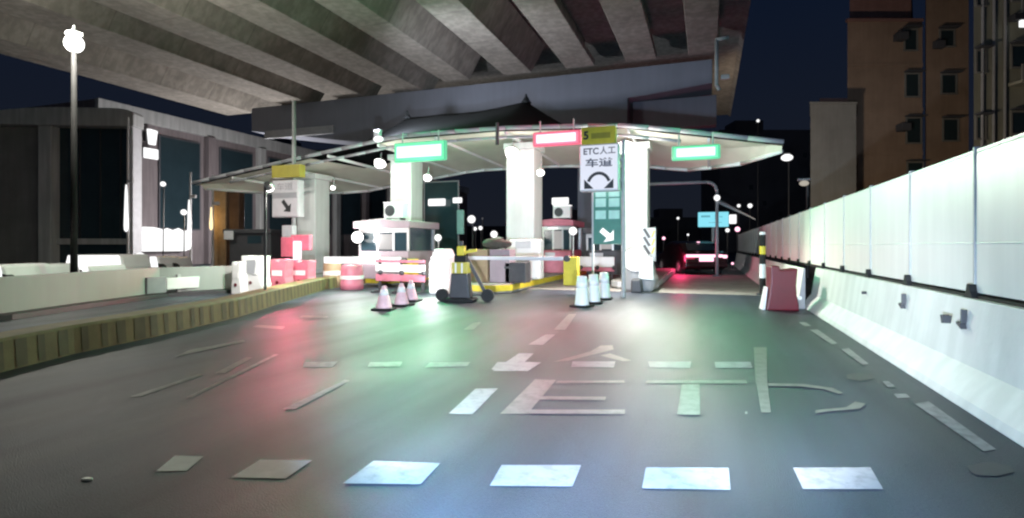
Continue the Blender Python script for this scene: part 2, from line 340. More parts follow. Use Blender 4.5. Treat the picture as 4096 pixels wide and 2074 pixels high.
# ------------------------------------------------------------------ right-hand barrier and hoarding
prof = [(0, 0), (.03, .08), (.20, .30), (.29, .90), (.55, .90), (.60, 0)]
cb = tag(MB().prism([(2.06+a, z) for a, z in prof], -4, 14.3).build('concrete_barrier', 'barrier', None, .012), 'long white concrete safety barrier along the right edge of the lane, nearest the camera', 'barrier', None)
cb2 = thing('concrete_barrier', 'second white concrete barrier starting behind the red plastic one, its end coloured grey for shade', 'barrier', (1.74, 13.75, 0))
MB().prism([(a, z) for a, z in prof[:3]]+[(.28, .90), (.315, .90), (.315, 0)], .02, 30).build('barrier_run', 'barrier', cb2)
MB().prism([(a+.004, z) for a, z in prof[:3]]+[(.28, .895), (.31, .895), (.31, 0)], -.02, .018).build('end_face', 'barrier_grey', cb2)  # shade on the end face is put into its grey colour
MB().tube((.20, -.021, .24), (.20, -.04, .24), .045, .045, 14).build('lifting_hole', 'white', cb2)
hd = thing('hoarding', 'tall white steel panel screen on posts above the concrete barrier', 'hoarding', (2.44, 0, .90))
posts_v = [AU(px, 1150, 2.42)[0] for px in (3890, 3640, 3478, 3370, 3295)]
dv = (posts_v[-1]-posts_v[0])/4
vs = [posts_v[0]+dv*i for i in range(-4, 26)]
for i, v in enumerate(vs[:-1]):
    MB().box(0, .03, v+.022, v+dv-.022, .05, 1.40).box(-.012, .0, v+.04, v+dv-.04, .52, .535).build('panel', 'panel', hd, .006)
for v in vs:
    MB().box(-.012, .05, v-.018, v+.018, -.002, 1.46).build('post', 'post', hd, .004)
    MB().prism([(v-.11, 0), (v+.11, 0), (v+.05, .06), (v+.03, .13), (v-.03, .13), (v-.05, .06)], -.06, .06, 'x').build('foot', 'black', hd, .006)
MB().box(-.02, .05, vs[0], vs[-1], 0, .028).build('base_rail', 'black', hd)
MB().box(.0, .05, vs[0], vs[-1], 1.402, 1.43).build('top_rail', 'panel', hd)
for px, py in ((3620, 1215), (3862, 1290)):
    v, z = AU(px, py, 2.31)
    cl = thing('cable_clip', 'steel bracket on the barrier face %s' % ('under the nearest dark post foot' if px > 3700 else 'under the second dark post foot'), 'bracket', (2.302, v, z), 0, 'brackets on the barrier face')
    MB().box(-.03, .02, -.012, .012, -.02, .12).build('strap', 'dark', cl, .003); MB().prism([(-.05, -.06), (.05, -.02), (.05, .0), (-.03, -.01)], -.05, .0, 'x').build('hook', 'dark', cl)
v, z = AU(3800, 1282, 2.26)
tag(MB().prism([(v-.04, z+.05), (v-.012, z-.03), (v+.012, z-.03), (v+.04, z+.05), (v+.025, z+.05), (v, z-.01), (v-.025, z+.05)], 2.19, 2.262, 'x').build('lifting_hook', 'dark'), 'little dark v shaped lifting hook on the face of the near barrier', 'hook')
v, z = AU(3462, 1172, 2.30)
tag(MB().tube((2.25, v, z), (2.31, v, z), .022, .022, 12).build('bolt', 'dark'), 'single dark round bolt on the brightly lit barrier face', 'bolt')

# red water-filled barrier and the striped delineator post
u0, v0 = G(3128, 1240)
wb = thing('plastic_barrier', 'dark red water filled plastic barrier standing at the white barrier end', 'barrier', (u0, v0, 0), R(8))
MB().prism([(-.36, 0), (.30, 0), (.29, .12), (.25, .35), (.24, .55), (.27, .92), (.02, .88), (-.08, .88), (-.10, .97), (-.27, .97), (-.27, .6), (-.31, .3)], -.2, .25).build('shell', 'red', wb, .03)
MB().prism([(-.43, .0), (-.365, .0), (-.31, .5), (-.33, .5)], -.1, .2).build('reflective_band', 'white', wb, .008)
u0, v0 = G(3050, 1180)
dl = thing('delineator_post', 'slim black, white and yellow striped marker post before the hoarding', 'post', (u0, v0, 0))
for z0, z1, m_ in ((0, .48, 'black'), (.482, .88, 'white'), (.882, 1.16, 'black'), (1.162, 1.40, 'yellow'), (1.402, 1.72, 'black'), (1.722, 1.80, 'white')):
    MB().tube((0, 0, z0), (0, 0, z1), .085, .085, 16).build('band', m_, dl, .006)
MB().box(-.16, .16, -.16, .16, .001, .04).build('base_plate', 'dark', dl, .01)

# ------------------------------------------------------------------ left kerb and white median barrier
kp = [G(-260, 1560), G(0, 1492), G(300, 1416), G(604, 1352), G(960, 1268), G(1130, 1212), G(1300, 1160), G(1420, 1140), G(1535, 1128)]
M['kerb'] = mat('striped_kerb_paint', (.185, .145, .055), .7, .15, 4, bump=.2, stains=.2)
M['kerb_dark'] = mat('dark_kerb_paint', (.105, .085, .038), .7, .2, 4, stains=.2)
kb = thing('kerb', 'long raised kerb banded in faded yellow and dark stripes along the left of the road', 'kerb', (0, 0, 0))
MB().sweep(kp, [(0, 0), (-.02, .34), (-.05, .37), (-.45, .37), (-.45, 0)]).build('kerb_stone', 'kerb', kb)
st = MB(); L = []
for a, b in zip(kp, kp[1:]):
    d = Vector(b)-Vector(a); n = max(1, int(d.length/.05)); L += [Vector(a)+d*i/n for i in range(n)]
acc = 0; nxt = 1.0; i = 0; segs = []
while i < len(L)-8:
    acc = i*.05; j = min(i+3, len(L)-1)
    segs.append((i, j)); i += 6
for i, j in segs[2:95]:
    i += random.choice((0, 0, 1)); j = min(len(L)-1, j+random.choice((0, 0, 0, 1, -1))); a, b = L[i], L[j]; d = (b-a).normalized(); r = Vector((d.y, -d.x))
    p = [(a+r*.004), (b+r*.004), (b-r*.014), (a-r*.014)]
    st.face([(p[0].x, p[0].y, .02), (p[1].x, p[1].y, .02), (p[2].x, p[2].y, .335), (p[3].x, p[3].y, .335)])
st.build('dark_stripe', 'kerb_dark', kb)
mp = [G(-300, 1310), G(0, 1280), G(320, 1232), G(640, 1188), G(900, 1172), G(1080, 1166)]
md = thing('median_wall', 'low smooth white wall behind the kerb on the left', 'wall', (0, 0, 0))
MB().sweep(mp, [(0, 0), (-.02, .80), (-.24, .80), (-.26, 0)]).build('wall_run', 'wall_paint', md, .01)
MB().sweep([Vector(p)+Vector((.02, 0)) for p in mp], [(.25, 0), (.24, .1), (.01, .12), (.01, 0)]).build('base_shadow_strip', 'dark', md)  # dark strip stands in for the shadow along the wall base
a, b = Vector(G(640, 1186)), Vector(G(884, 1166))
rl = thing('guard_rail', 'white rectangular guard rail section with grey end post before the white wall', 'rail', (a.x+.35, a.y-.1, 0), math.atan2(b.y-a.y, b.x-a.x))
Ln = (b-a).length
MB().box(.0, Ln, -.05, .03, .20, .52).build('beam', 'white', rl, .01); MB().box(-.55, -.02, -.07, .05, .12, .56).build('end_block', 'grey', rl, .02)
for x in (.4, Ln*.5, Ln-.3): MB().box(x-.05, x+.05, .032, .12, 0, .6).build('post', 'post', rl, .005)
# ------------------------------------------------------------------ street lamp at left
u0, v0, z0 = AZ(296, 175, 16.5)
sl = thing('street_lamp', 'tall grey street lamp with glaring white globe under the viaduct', 'street lamp', (u0, v0, 0))
MB().tube((0, 0, 0), (0, 0, z0-.22), .10, .065, 14).tube((0, 0, 0), (0, 0, .4), .16, .15, 14).build('pole', 'black', sl, smooth=True)
MB().box(-.16, .16, -.16, .16, z0+.24, z0+.36).tube((0, 0, z0+.36), (0, 0, z0+.55), .05, .03, 10).build('cap', 'post', sl, .02)
MB().ball((0, 0, z0), .25, 20, 12, (1, 1, 1.05)).build('globe', 'w3', sl, smooth=True)
lamp('POINT', 'globe_light', (u0+.45, v0-.5, z0-.1), 5200, (1, .96, .86), .3)

# ------------------------------------------------------------------ toll islands, columns, canopy
VC = 19.0
cu = [AV(px, 1000, VC)[0] for px in (1254, 1627, 2098, 2546)]
isl_lab = ('raised island under the leftmost white column', 'raised island with kerb nose under the second white column from left', 'raised island with yellow edge under the tall blown out column', 'short island with crash nose beside the exit lane')
for i, u in enumerate(cu):
    t = thing('toll_island', 'concrete '+isl_lab[i], 'island', (u, VC, 0), 0, 'toll islands')
    v_front = (-3.0, -2.2, -4.2, -1.2)[i]
    pts = [(-.75, 10), (-.75, v_front+.6), (-.45, v_front+.12), (0, v_front), (.45, v_front+.12), (.75, v_front+.6), (.75, 10)]
    MB().prism(pts, .004, .28, 'z').build('slab', 'pad', t, .03)
    MB().prism([(x*1.012, y-(.012 if y < 9 else 0)) for x, y in pts], .07, .25, 'z').build('edge_band', 'yellow' if i in (1, 2) else 'lightgrey', t, .01)
col_lab = ('leftmost white square column behind the arrow sign', 'second white square column from left, under the green lane signal', 'third and brightest white square column, beside the red lane signal', 'rightmost white square column next to the exit lane')
def edge_z(u):
    P = [(-20.2, 3.98), (-14.8, 4.72), (-10.35, 5.28), (-6.5, 5.30), (-2.4, 5.10), (2.0, 4.30)]
    if u <= P[0][0]: return P[0][1]
    for (a, za), (b, zb_) in zip(P, P[1:]):
        if u <= b:
            t = (u-a)/(b-a); return za+(zb_-za)*t
    return P[-1][1]
for i, u in enumerate(cu):
    t = thing('column', col_lab[i], 'column', (u, VC, .28), 0, 'columns of the toll canopy')
    h = edge_z(u)-.45-.28
    wv = (.46, .46, .52, .40)[i]
    MB().box(-wv, wv, -wv, wv, 0, h).build('shaft', 'column', t, .03)
    MB().box(-wv-.08, wv+.08, -wv-.08, wv+.08, h, h+.22).build('capital', 'column', t, .02)
    MB().box(-wv-.05, wv+.05, -wv-.05, wv+.05, .003, .18).build('plinth', 'lightgrey', t, .02)
cn = thing('toll_canopy', 'arched white edged membrane canopy with dark tent peaks over the toll lanes', 'canopy', (0, 17.0, 0))
U0, U1, DV = -20.0, 2.0, 7.0
def hh(u):
    pk = (-12.0, -6.7)
    if u < pk[0]: t = max(0, (u+17.6)/(pk[0]+17.6)); return 1.72*t**1.25
    if u < pk[1]:
        t = (u-pk[0])/(pk[1]-pk[0]); return 1.72-.22*math.sin(math.pi*t)
    t = max(0, 1-(u-pk[1])/(4.0)); return 1.72*t**1.7
def dv(u):
    if u > -1.0: return .5+(DV-.5)*max(0, (2.0-u)/3.0)**.8
    if u < -16.8: return .6+(DV-.6)*max(0, (u+20.0)/3.2)**.8
    return DV
NU, NV = 110, 20
bm = bmesh.new(); grid = []
for i in range(NU+1):
    u = U0+(U1-U0)*i/NU; row = []
    for j in range(NV+1):
        t = j/NV; gv = 1-abs(2*t-1); gv = gv**1.15
        dro = -.10*math.sin(math.pi*((u-cu[0])/4.67 % 1))*(1-gv)
        row.append(bm.verts.new((u, t*dv(u), edge_z(u)+.05+dro*.4+hh(u)*gv)))
    grid.append(row)
for i in range(NU):
    for j in range(NV): bm.faces.new((grid[i][j], grid[i+1][j], grid[i+1][j+1], grid[i][j+1]))
mb = MB(); mb.bm.free(); mb.bm = bm
ro = mb.build('tent_roof', 'roof', cn, smooth=True); sm = ro.modifiers.new('thick', 'SOLIDIFY'); sm.thickness = .03
ce = MB(); gapL, gapR = AV(1310, 640, 18)[0], AV(1562, 640, 18)[0]
for i in range(60):
    ua, ub = U0+(U1-U0)*i/60, U0+(U1-U0)*(i+1)/60
    if not (gapL < (ua+ub)/2 < gapR): ce.face([(ua, .05, edge_z(ua)-.10), (ub, .05, edge_z(ub)-.10), (ub, dv(ub)*.5, edge_z(ub)-.0), (ua, dv(ua)*.5, edge_z(ua)-.0)])
    ce.face([(ua, dv(ua)*.5, edge_z(ua)-.0), (ub, dv(ub)*.5, edge_z(ub)-.0), (ub, dv(ub)-.05, edge_z(ub)-.24), (ua, dv(ua)-.05, edge_z(ua)-.24)])
ce.build('ceiling', 'ceiling', cn, smooth=True)
us = [U0+(U1-U0)*i/24 for i in range(25)]
MB().path([(u, -.02, edge_z(u)) for u in us], .07).build('front_rail', 'grey', cn, smooth=True)
MB().path([(u, .12, edge_z(u)-.28) for u in us[2:-3]], .05).build('lower_rail', 'grey', cn, smooth=True)
MB().path([(u, dv(u), edge_z(u)-.30+(.12 if u > 1.5 or u < -19.5 else 0)) for u in us], .06).build('back_rail', 'white', cn, smooth=True)
for u in [cu[0]-2.3]+[c+d for c in cu for d in (-.0, 2.3)]:
    if u < 1.8: MB().bar((u, 0, edge_z(u)-.16), (u, dv(u), edge_z(u)-.26), .07, .10).build('cross_beam', 'white', cn)
for u in (-12.0, -6.7): MB().lathe([(.22, 0), (.14, .12), (.05, .26), (.03, .36)], (u, DV/2, edge_z(u)+1.70), 14).build('peak_cap', 'roof', cn, smooth=True)
u0, z0 = AV(1990, 520, 16.9)
MB().tube((u0, -.12, z0-.5), (u0, -.12, z0+.22), .06, .06, 12).build('strut', 'dark', cn)

# lane signals hung at the canopy front
def signal(px0, px1, py0, py1, v, kind, label, power):
    ua, za = AV(px0, py0, v); ub, zb_ = AV(px1, py1, v)
    t = thing('lane_signal', label, 'signal', ((ua+ub)/2, v, (za+zb_)/2), 0, 'lane signals on the canopy front')
    W, H = (ub-ua)/2, abs(za-zb_)/2
    MB().box(-W, W, 0, .16, -H, H).build('housing', 'led_%s_edge' % kind, t, .05, seg=3)  # housing glows to paint in the coloured halo round the signal
    MB().box(-W+.07, W-.07, -.03, -.002, -H+.05, H-.05).build('display', 'led_'+kind, t, .05, seg=4)
    MB().box(-W+.14, W-.14, -.05, -.031, -H*.58, H*.58).build('lit_row', 'led_%s_row' % kind, t, .04, seg=3)
    for s in (-.7, .7): MB().tube((s*W, .08, H), (s*W, .08, H+.35), .025, .025, 8).build('hanger', 'post', t)
    c = (.08, 1, .40) if kind == 'green' else (1, .10, .22)
    for s in (-.5, .5): lamp('SPOT', 'signal_light', ((ua+ub)/2+s*W, v-.2, (za+zb_)/2-.1), power, c, .15, ((ua+ub)/2+s*W, v-5, 0), 150, .8)
    lamp('POINT', 'signal_bounce', ((ua+ub)/2, v-.6, zb_-.3), power, c, .3)
    lamp('POINT', 'roof_halo_fill', ((ua+ub)/2, v+.55, za+1.25), power*.05, c, .3)  # extra lamp above the roof, added to imitate the signal's bloom
signal(1575, 1782, 574, 640, 16.6, 'green', 'glowing green lane signal hung before the second column', 520)
signal(2130, 2322, 531, 577, 16.6, 'red', 'glowing pinkish red lane signal above the brightest column', 300)
signal(2686, 2882, 586, 634, 16.6, 'green', 'glowing green lane signal above the exit lane at right', 220)

# floodlights under the canopy
def flood(px, py, v, label, power, r=.17, aim=(0, -3, -4), col=(1, .97, .90), post=False):
    u, z = AV(px, py, v)
    t = thing('floodlight', label, 'floodlight', (u, v, z), 0, 'floodlights of the toll canopy')
    d = Vector(aim).normalized()
    MB().tube(tuple(-d*.16), tuple(-d*.02), r*.65, r*1.05, 16).build('housing', 'silver', t, smooth=False)
    MB().tube(tuple(-d*.018), tuple(d*.03), r, r*.9, 16).ball(tuple(d*.03), r*.88, 14, 8, (1, 1, .8)).build('lens', 'w3', t, smooth=True)
    if post: MB().tube((0, -.12, -z), (0, -.12, .1), .03, .03, 8).build('post', 'dark', t)
    else: MB().tube((0, .02, .06), (0, .1, .42), .02, .02, 8).build('bracket', 'post', t)
    if power:
        p = (u+d.x*.45, v+d.y*.45, z+d.z*.45-.05)
        lamp('POINT', 'flood_light', p, power, col, .18); lamp('SPOT', 'flood_beam', p, power, col, .18, (u+aim[0], v+aim[1], z+aim[2]), 126, .6)
flood(1520, 655, 17.6, 'glaring white floodlight left of the second column top', 3800, .22)
flood(1710, 712, 17.9, 'small bright floodlight right of the second column', 900, .15)
flood(2048, 612, 17.6, 'glaring white floodlight at the top of the brightest column', 3200, .24)
flood(2162, 692, 17.9, 'small round floodlight on the right side of the brightest column', 900, .13)
flood(2500, 592, 17.3, 'large glaring floodlight beside the hanging sign at right', 13000, .27, (.4, -2, -3))
flood(1076, 752, 10.4, 'bright floodlight on its own thin post left of the arrow sign', 6000, .11, (-1.0, 2.3, -1.8), post=True)
flood(1332, 752, 18.2, 'dim small lamp on the right face of the leftmost column', 0, .09)
u0, z0 = AV(1516, 545, 17.0)
t = thing('floodlight', 'pale lamp standing on the canopy edge, tilted up toward the viaduct', 'floodlight', (u0, 16.95, z0-.12), 0, 'floodlights of the toll canopy')
MB().box(-.14, .10, -.1, .1, .08, .34).build('housing', 'lightgrey', t, .03); MB().ball((.06, -.08, -.02), .16, 14, 8, (1.2, 1, .7)).build('lens', 'w1', t, smooth=True)
lamp('SPOT', 'uplight', (u0, 16.5, z0+.45), 3200, (.84, .88, 1), .2, (u0+3.5, 27, 9.6), 105, .9)

# ------------------------------------------------------------------ lane signs
def arrow(mb, x, z, ang, L, w, y0, y1):
    c, s = math.cos(ang), math.sin(ang)
    pts = [(-L/2, -w/2), (L*.1, -w/2), (L*.1, -w*1.5), (L/2, 0), (L*.1, w*1.5), (L*.1, w/2), (-L/2, w/2)]
    mb.prism([(x+a*c-b*s, z+a*s+b*c) for a, b in pts], y0, y1)
# right: number plate, lit box with a forked arrow
VS = 14.9
ua, zt = AV(2322, 586, VS); ub, zb_ = AV(2470, 756, VS); W = (ub-ua)/2; H = (zt-zb_)/2; uc = (ua+ub)/2; zc = (zt+zb_)/2
sg = thing('lane_sign', 'lit white box sign reading ETC with a black forked arrow, under a yellow number plate', 'sign', (uc, VS, zc), 0, 'lane signs before the toll columns')
MB().box(-W-.03, W+.03, .02, .36, -H-.04, H+.04).build('box', 'lightgrey', sg, .03)
MB().box(-W, W, -.012, .018, -H, H).build('face', 'box_face', sg, .02)
text('ETC', .24, 'lettering', 'print_grey', sg, (-W*.42, -.018, H*.72), bold=.006); text('人工', .22, 'lettering', 'print_grey', sg, (W*.48, -.018, H*.72), bold=.004)
text('车道', .25, 'lettering', 'print_grey', sg, (.0, -.018, H*.18), bold=.006, sx=1.5)
ab = MB()
for s in (-1, 1):
    arc = [(s*.30*math.sin(R(a)), -.30*H-.2+.34*math.cos(R(a))) for a in range(0, 71, 10)]
    for p, q in zip(arc, arc[1:]): ab.bar((p[0], -.018, p[1]-.12), (q[0], -.018, q[1]-.12), .006, .085)
    ab.prism([(s*.40, -.30*H-.40), (s*.40, -.30*H-.14), (s*.14, -.30*H-.40)], -.0215, -.0135)
ab.build('forked_arrow', 'print', sg)
ua, zt = AV(2326, 512, VS); ub, zb_ = AV(2462, 572, VS)
W2 = (ub-ua)/2; H2 = (zt-zb_)/2; dz = (zt+zb_)/2-zc; dx = (ua+ub)/2-uc
MB().box(dx-W2, dx+W2, -.01, .24, dz-H2, dz+H2).build('number_plate', 'yellow', sg, .02)
text('5', .30, 'lane_number', 'print', sg, (dx-W2*.72, -.018, dz), bold=.012)
MB().box(dx-W2*.42, dx+W2*.7, -.018, -.012, dz-.09, dz+.06).build('plate_print', mat('olive_print', (.30, .25, .02), .6, .1, 5), sg)
MB().tube((W+.12, .26, -zc), (W+.12, .26, H+.15), .055, .055, 12).build('pole', 'post', sg)
MB().box(W-.1, W+.12, .22, .30, H*.3, H*.42).box(W-.1, W+.12, .22, .30, -H*.6, -H*.5).build('bracket', 'post', sg)
# left sign
ua, zt = AV(1086, 724, 16.2); ub, zb_ = AV(1192, 868, 16.2); W = (ub-ua)/2; H = (zt-zb_)/2; uc = (ua+ub)/2; zc = (zt+zb_)/2
sg = thing('lane_sign', 'unlit grey box sign with a dark slanting arrow on the mast at left', 'sign', (uc, 16.2, zc), 0, 'lane signs before the toll columns')
MB().box(-W, W, .02, .34, -H, H).build('box', 'lightgrey', sg, .03); MB().box(-W+.03, W-.03, -.0, .018, -H+.03, H-.03).build('face', 'lightgrey', sg, .01)
text('车道', .30, 'lettering', 'grey', sg, (.0, -.006, H*.62), sx=1.3); MB().box(-W+.05, W-.05, -.006, -.001, H*.02, H*.32).build('grey_band', 'grey', sg)
mb = MB(); arrow(mb, W*.15, -H*.42, R(-50), .55, .15, -.012, -.002); mb.build('arrow', 'print', sg)
MB().box(-W*.98, W*1.15, -.02, .3, H+.10, H+.56).build('number_plate', mat('dim_yellow', (.34, .30, .04), .5, .1, 4), sg, .03)
um, zm = AV(1145, 392, 16.2)
MB().tube((um-uc, .40, -zc), (um-uc, .40, zm-zc), .085, .07, 12).build('mast', 'post', sg, smooth=True)
MB().box(-W*.3, W*.5, .05, .3, -H-.85, -H-.30).build('control_box', 'lightgrey', sg, .03)
# green notice board
ua, zt = AV(2374, 760, 15.6); ub, zb_ = AV(2486, 978, 15.6); W = (ub-ua)/2; H = (zt-zb_)/2
nb = thing('notice_board', 'tall green notice board with pale squares and white arrow below the lit box sign', 'notice board', ((ua+ub)/2, 15.6, zb_))
MB().box(-W, W, 0, .06, 0, 2*H).build('board', 'green_board', nb, .01)
sq = []
for i, z in enumerate((.68, .46, .86)):
    for s in (-1, 1):
        MB().box(s*W*.48-W*.38, s*W*.48+W*.38, -.012, -.002, 2*H*z-.0, 2*H*(z+.155)).build('pale_square', 'mint', nb, .01)
mb = MB(); arrow(mb, 0, 2*H*.17, R(-40), .46, .15, -.014, -.003); mb.build('arrow', 'w1', nb)  # arrow print glows; its brightness is put into the material
MB().box(-W-.05, -W+.0, .0, .08, -zb_+.02, 2*H+.05).build('leg', 'post', nb); MB().box(W-.0, W+.05, .0, .08, -zb_+.02, 2*H+.05).build('leg', 'dark', nb)

# ------------------------------------------------------------------ toll booths
def booth(name_lab, u, v, w, d, h, mat_, ac=True, lit=.5):
    t = thing('toll_booth', name_lab, 'booth', (u, v, .28), 0, 'toll booths')
    MB().box(-w/2, w/2, 0, d, 0, .95).build('body', mat_, t, .03)
    for x in (-w/2+.04, -w*.12, w*.2, w/2-.04): MB().box(x-.035, x+.035, .02, .09, .952, h-.45).build('frame_post', 'silver', t)
    for x in (-w/2+.04, w/2-.04): MB().box(x-.035, x+.035, d-.09, d-.02, .952, h-.3).build('frame_post', 'silver', t)
    MB().box(-w/2, w/2, .02, .09, h-.448, h-.30).build('frame_rail', 'silver', t)
    MB().box(-w/2+.06, w/2-.06, .05, d-.05, .955, h-.31).build('window', 'window', t)
    MB().box(-w*.10, w*.18, .02, .048, 1.0, h-.5).build('lit_pane', M['lit_pane'], t)
    MB().prism([(-w/2-.12, h-.3), (w/2+.12, h-.3), (w/2+.12, h-.06), (0, h+.02), (-w/2-.12, h-.06)], -.15, d+.1).build('roof', mat_, t, .03)
    MB().box(-w*.3, w*.05, -.002, .018, h-.42, h-.36).build('strip_lamp', 'w1', t, .01)
    MB().box(-w*.4, -w*.05, -.012, -.001, .55, .85).build('notice', 'lightgrey', t, .01)
    if ac:
        a = thing('air_conditioner', 'white air conditioner with round fan on the %s' % ac, 'air conditioner', (u+w*.12, v+.25, .28+h+.03), 0, 'air conditioners on booth roofs')
        MB().box(-.37, .37, 0, .32, .02, .53).build('casing', 'white', a, .02)
        MB().tube((-.12, -.001, .27), (-.12, -.025, .27), .19, .19, 20).build('fan_grille', 'dark', a); MB().box(-.38, .38, -.02, .33, .532, .57).build('glowing_lid', 'w1', a, .01)  # lid glows by itself, painting in a brightly lit top
        for x in (-.28, .28): MB().box(x-.03, x+.03, 0, .3, -.05, .018).build('foot', 'dark', a)
    return t
ub = AV(1532, 960, 16.0)[0]
booth('toll booth with pitched roof before the second column from left', ub, 16.0, 1.95, 1.9, 2.02, 'booth', 'wide booth before the second column')
ub = AV(2226, 960, 22.3)[0]
booth('narrow toll booth between the brightest column and the green board', ub, 22.3, 1.25, 2.0, 2.25, 'pink', 'narrow booth beyond the brightest column')
ub = AV(2420, 960, 21.5)[0]
booth('toll booth half hidden behind the green notice board', ub, 21.5, 1.5, 2.0, 1.9, 'dark', None)

# lamp on booth corner, LED boom, cabinets
def bulb(name, label, px, py, v, r, m_='w1', cat='lamp', power=0, col=(1, 1, 1), stem=.0):
    r *= .82; u, z = AV(px, py, v); t = thing(name, label, cat, (u, v, z))
    MB().ball((0, 0, 0), r, 16, 10).build('globe', m_, t, smooth=True)
    if stem: MB().tube((0, .03, -stem), (0, .03, -r*.7), .02, .02, 8).build('stem', 'post', t)
    else: MB().tube((0, r*.6, 0), (0, r*.9+.1, .02), r*.5, r*.4, 10).build('mount', 'dark', t)
    if name == 'far_lamp': MB().tube((0, r*.9, -z), (0, r*.9, r*.5), .05, .05, 8).build('post', 'dark', t)
    if power: lamp('POINT', name+'_light', (u, v-.4, z), power, col, .15)
bulb('warning_lamp', 'glaring round lamp on the left corner of the wide booth', 1430, 950, 15.7, .23, 'w3', 'lamp', 260)
bulb('warning_lamp', 'round white lamp on a thin stem between booth and signs', 2292, 925, 18.0, .17, 'w1', 'lamp', 0, stem=.9)
def boom(label, px0, px1, py, v, m_, r=.07):
    ua, z = AV(px0, py, v); ub, z2 = AV(px1, py, v)
    t = thing('boom_barrier', label, 'boom barrier', (ub, v, .0), 0, 'boom barriers across toll lanes')
    MB().box(-.02, .38, -.18, .18, .28, z+.05).build('cabinet', 'yellow', t, .03)
    MB().box(ua-ub, -.0, -.30, -.24, z-r, z+r).build('arm', m_, t, .02)
    MB().tube((.1, -.31, z), (.1, -.18, z), .09, .09, 14).build('pivot', 'dark', t)
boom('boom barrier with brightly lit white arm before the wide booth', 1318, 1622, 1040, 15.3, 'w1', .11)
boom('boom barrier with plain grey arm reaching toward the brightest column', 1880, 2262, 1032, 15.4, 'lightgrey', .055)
ua, v_ = G(1756, 1178)
cbn = thing('toll_cabinet', 'tall white ticket machine with glowing panels added for glare, beside the striped stand', 'ticket machine', (ua, v_, 0))
MB().prism([(-.34, 0), (.30, 0), (.30, 1.05), (.18, 1.32), (-.16, 1.32), (-.34, .9)], 0, .55).build('casing', 'white', cbn, .05)
MB().box(-.28, .25, -.02, -.002, .12, 1.0).build('glare_panel', 'w1', cbn, .03); MB().box(-.2, .2, -.02, -.002, 1.04, 1.22).build('screen', 'w1', cbn, .02)  # glowing panel and screen stand in for a blown-out white patch
lamp('POINT', 'cabinet_light', (ua, v_-.5, .7), 260, (1, 1, 1), .2)

# barricades of red and white rails before the wide booth
def barricade(u, v, w, label, m_):
    t = thing('barricade', label, 'barricade', (u, v, 0), R(-4), 'rail barricades before the booths')
    for z0, z1, mm in ((.34, .55, m_), (.62, .84, 'white'), (.90, .98, m_)) if m_ == 'pink' else ((.46, .60, 'pink'), (.62, 1.0, 'white')): MB().box(-w/2, w/2, -.03, .03, z0, z1).build('rail', mm, t, .012)
    for x in (-w/2+.1, 0, w/2-.1):
        MB().box(x-.035, x+.035, .035, .09, .06, 1.0).build('leg', 'dark', t); MB().box(x-.04, x+.04, -.35, .4, 0, .055).build('foot', 'dark', t)
        MB().ball((x+.1, -.06, .60), .075, 10, 8).build('knob', 'dark', t, smooth=True)
u0, v0 = G(1600, 1172); barricade(u0, v0, 1.75, 'low red and white railed barricade behind the left trio of cones', 'pink')
u0, v0 = G(2380, 1135); barricade(u0, v0, 1.45, 'white railed barricade behind the right trio of cones', 'white')
# red plastic barrels and blocks at left with the red beacon
def barrel(px, py, m_, label, r=.34, h=.9):
    u, v = G(px, py); t = thing('crash_barrel', label, 'barrel', (u, v, 0), 0, 'crash barrels on the left')
    MB().lathe([(r, 0), (r*1.02, h*.3), (r*.96, h*.34), (r, h*.6), (r*.93, h*.95), (r*.7, h)], (0, 0, 0), 22).build('drum', m_, t, smooth=True)
    MB().lathe([(r*1.03, h*.42), (r*1.03, h*.56)], (0, 0, 0), 22).build('reflective_band', 'white', t)
barrel(1408, 1158, 'pink', 'faded pink crash barrel before the wide booth', .36, .80)
barrel(1330, 1150, 'tan', 'tan plastic crash barrel at the foot of the leftmost column', .30, 1.0)
def wblock(px, py, w, h, m_, label, rz=0):
    u, v = G(px, py); t = thing('plastic_barrier', label, 'barrier', (u, v, 0), rz, 'water filled barriers on the left')
    MB().prism([(-w/2, 0), (w/2, 0), (w/2, h*.25), (w*.42, h*.45), (w*.42, h*.7), (w*.46, h), (w*.12, h), (w*.1, h*.93), (-w*.1, h*.93), (-w*.12, h), (-w*.46, h), (-w*.42, h*.7), (-w*.42, h*.45), (-w/2, h*.25)], -.2, .2).build('shell', m_, t, .03)
    MB().box(-w*.3, w*.3, -.22, -.202, h*.5, h*.66).build('reflective_band', 'white', t); MB().tube((0, -.202, h*.3), (0, -.225, h*.3), .05, .05, 12).build('plug', 'red', t)
wblock(1128, 1168, .62, 1.0, 'pink', 'faded red water filled barrier nearest the control box mast')
wblock(1214, 1160, .78, .95, 'pink', 'faded red water filled barrier with plug before the leftmost column')
wblock(965, 1178, .35, .95, 'white', 'narrow white plastic barrier at the end of the guard rail')
wblock(1024, 1176, .80, 1.12, 'white', 'broad white plastic barrier with grey notice beside the red ones')
u0, v0 = G(1024, 1176); tag(MB().prism([(u0-.12, .62), (u0+.16, .60), (u0+.22, .92), (u0+.2, 1.0), (u0-.12, .98)], v0-.245, v0-.226).build('notice_plate', 'grey'), 'grey notice plate hung on the broad white plastic barrier', 'notice')
u0, z0 = AV(1192, 1000, 15.4)
bc = thing('beacon', 'glaring red warning beacon box above the faded red barriers', 'beacon', (u0, 15.4, 0))
MB().box(-.05, .05, .05, .15, 0, z0-.35).build('post', 'post', bc); MB().box(-.34, .46, .02, .2, z0-.02, z0+.52).build('backing_board', 'pink', bc, .03)
MB().box(-.18, .16, -.06, .015, z0-.34, z0+.30).build('lamp_face', 'led_red_row', bc, .06, seg=3); MB().box(-.72, -.19, -.02, .015, z0-.25, z0+.44).build('side_board', 'pink', bc, .04)
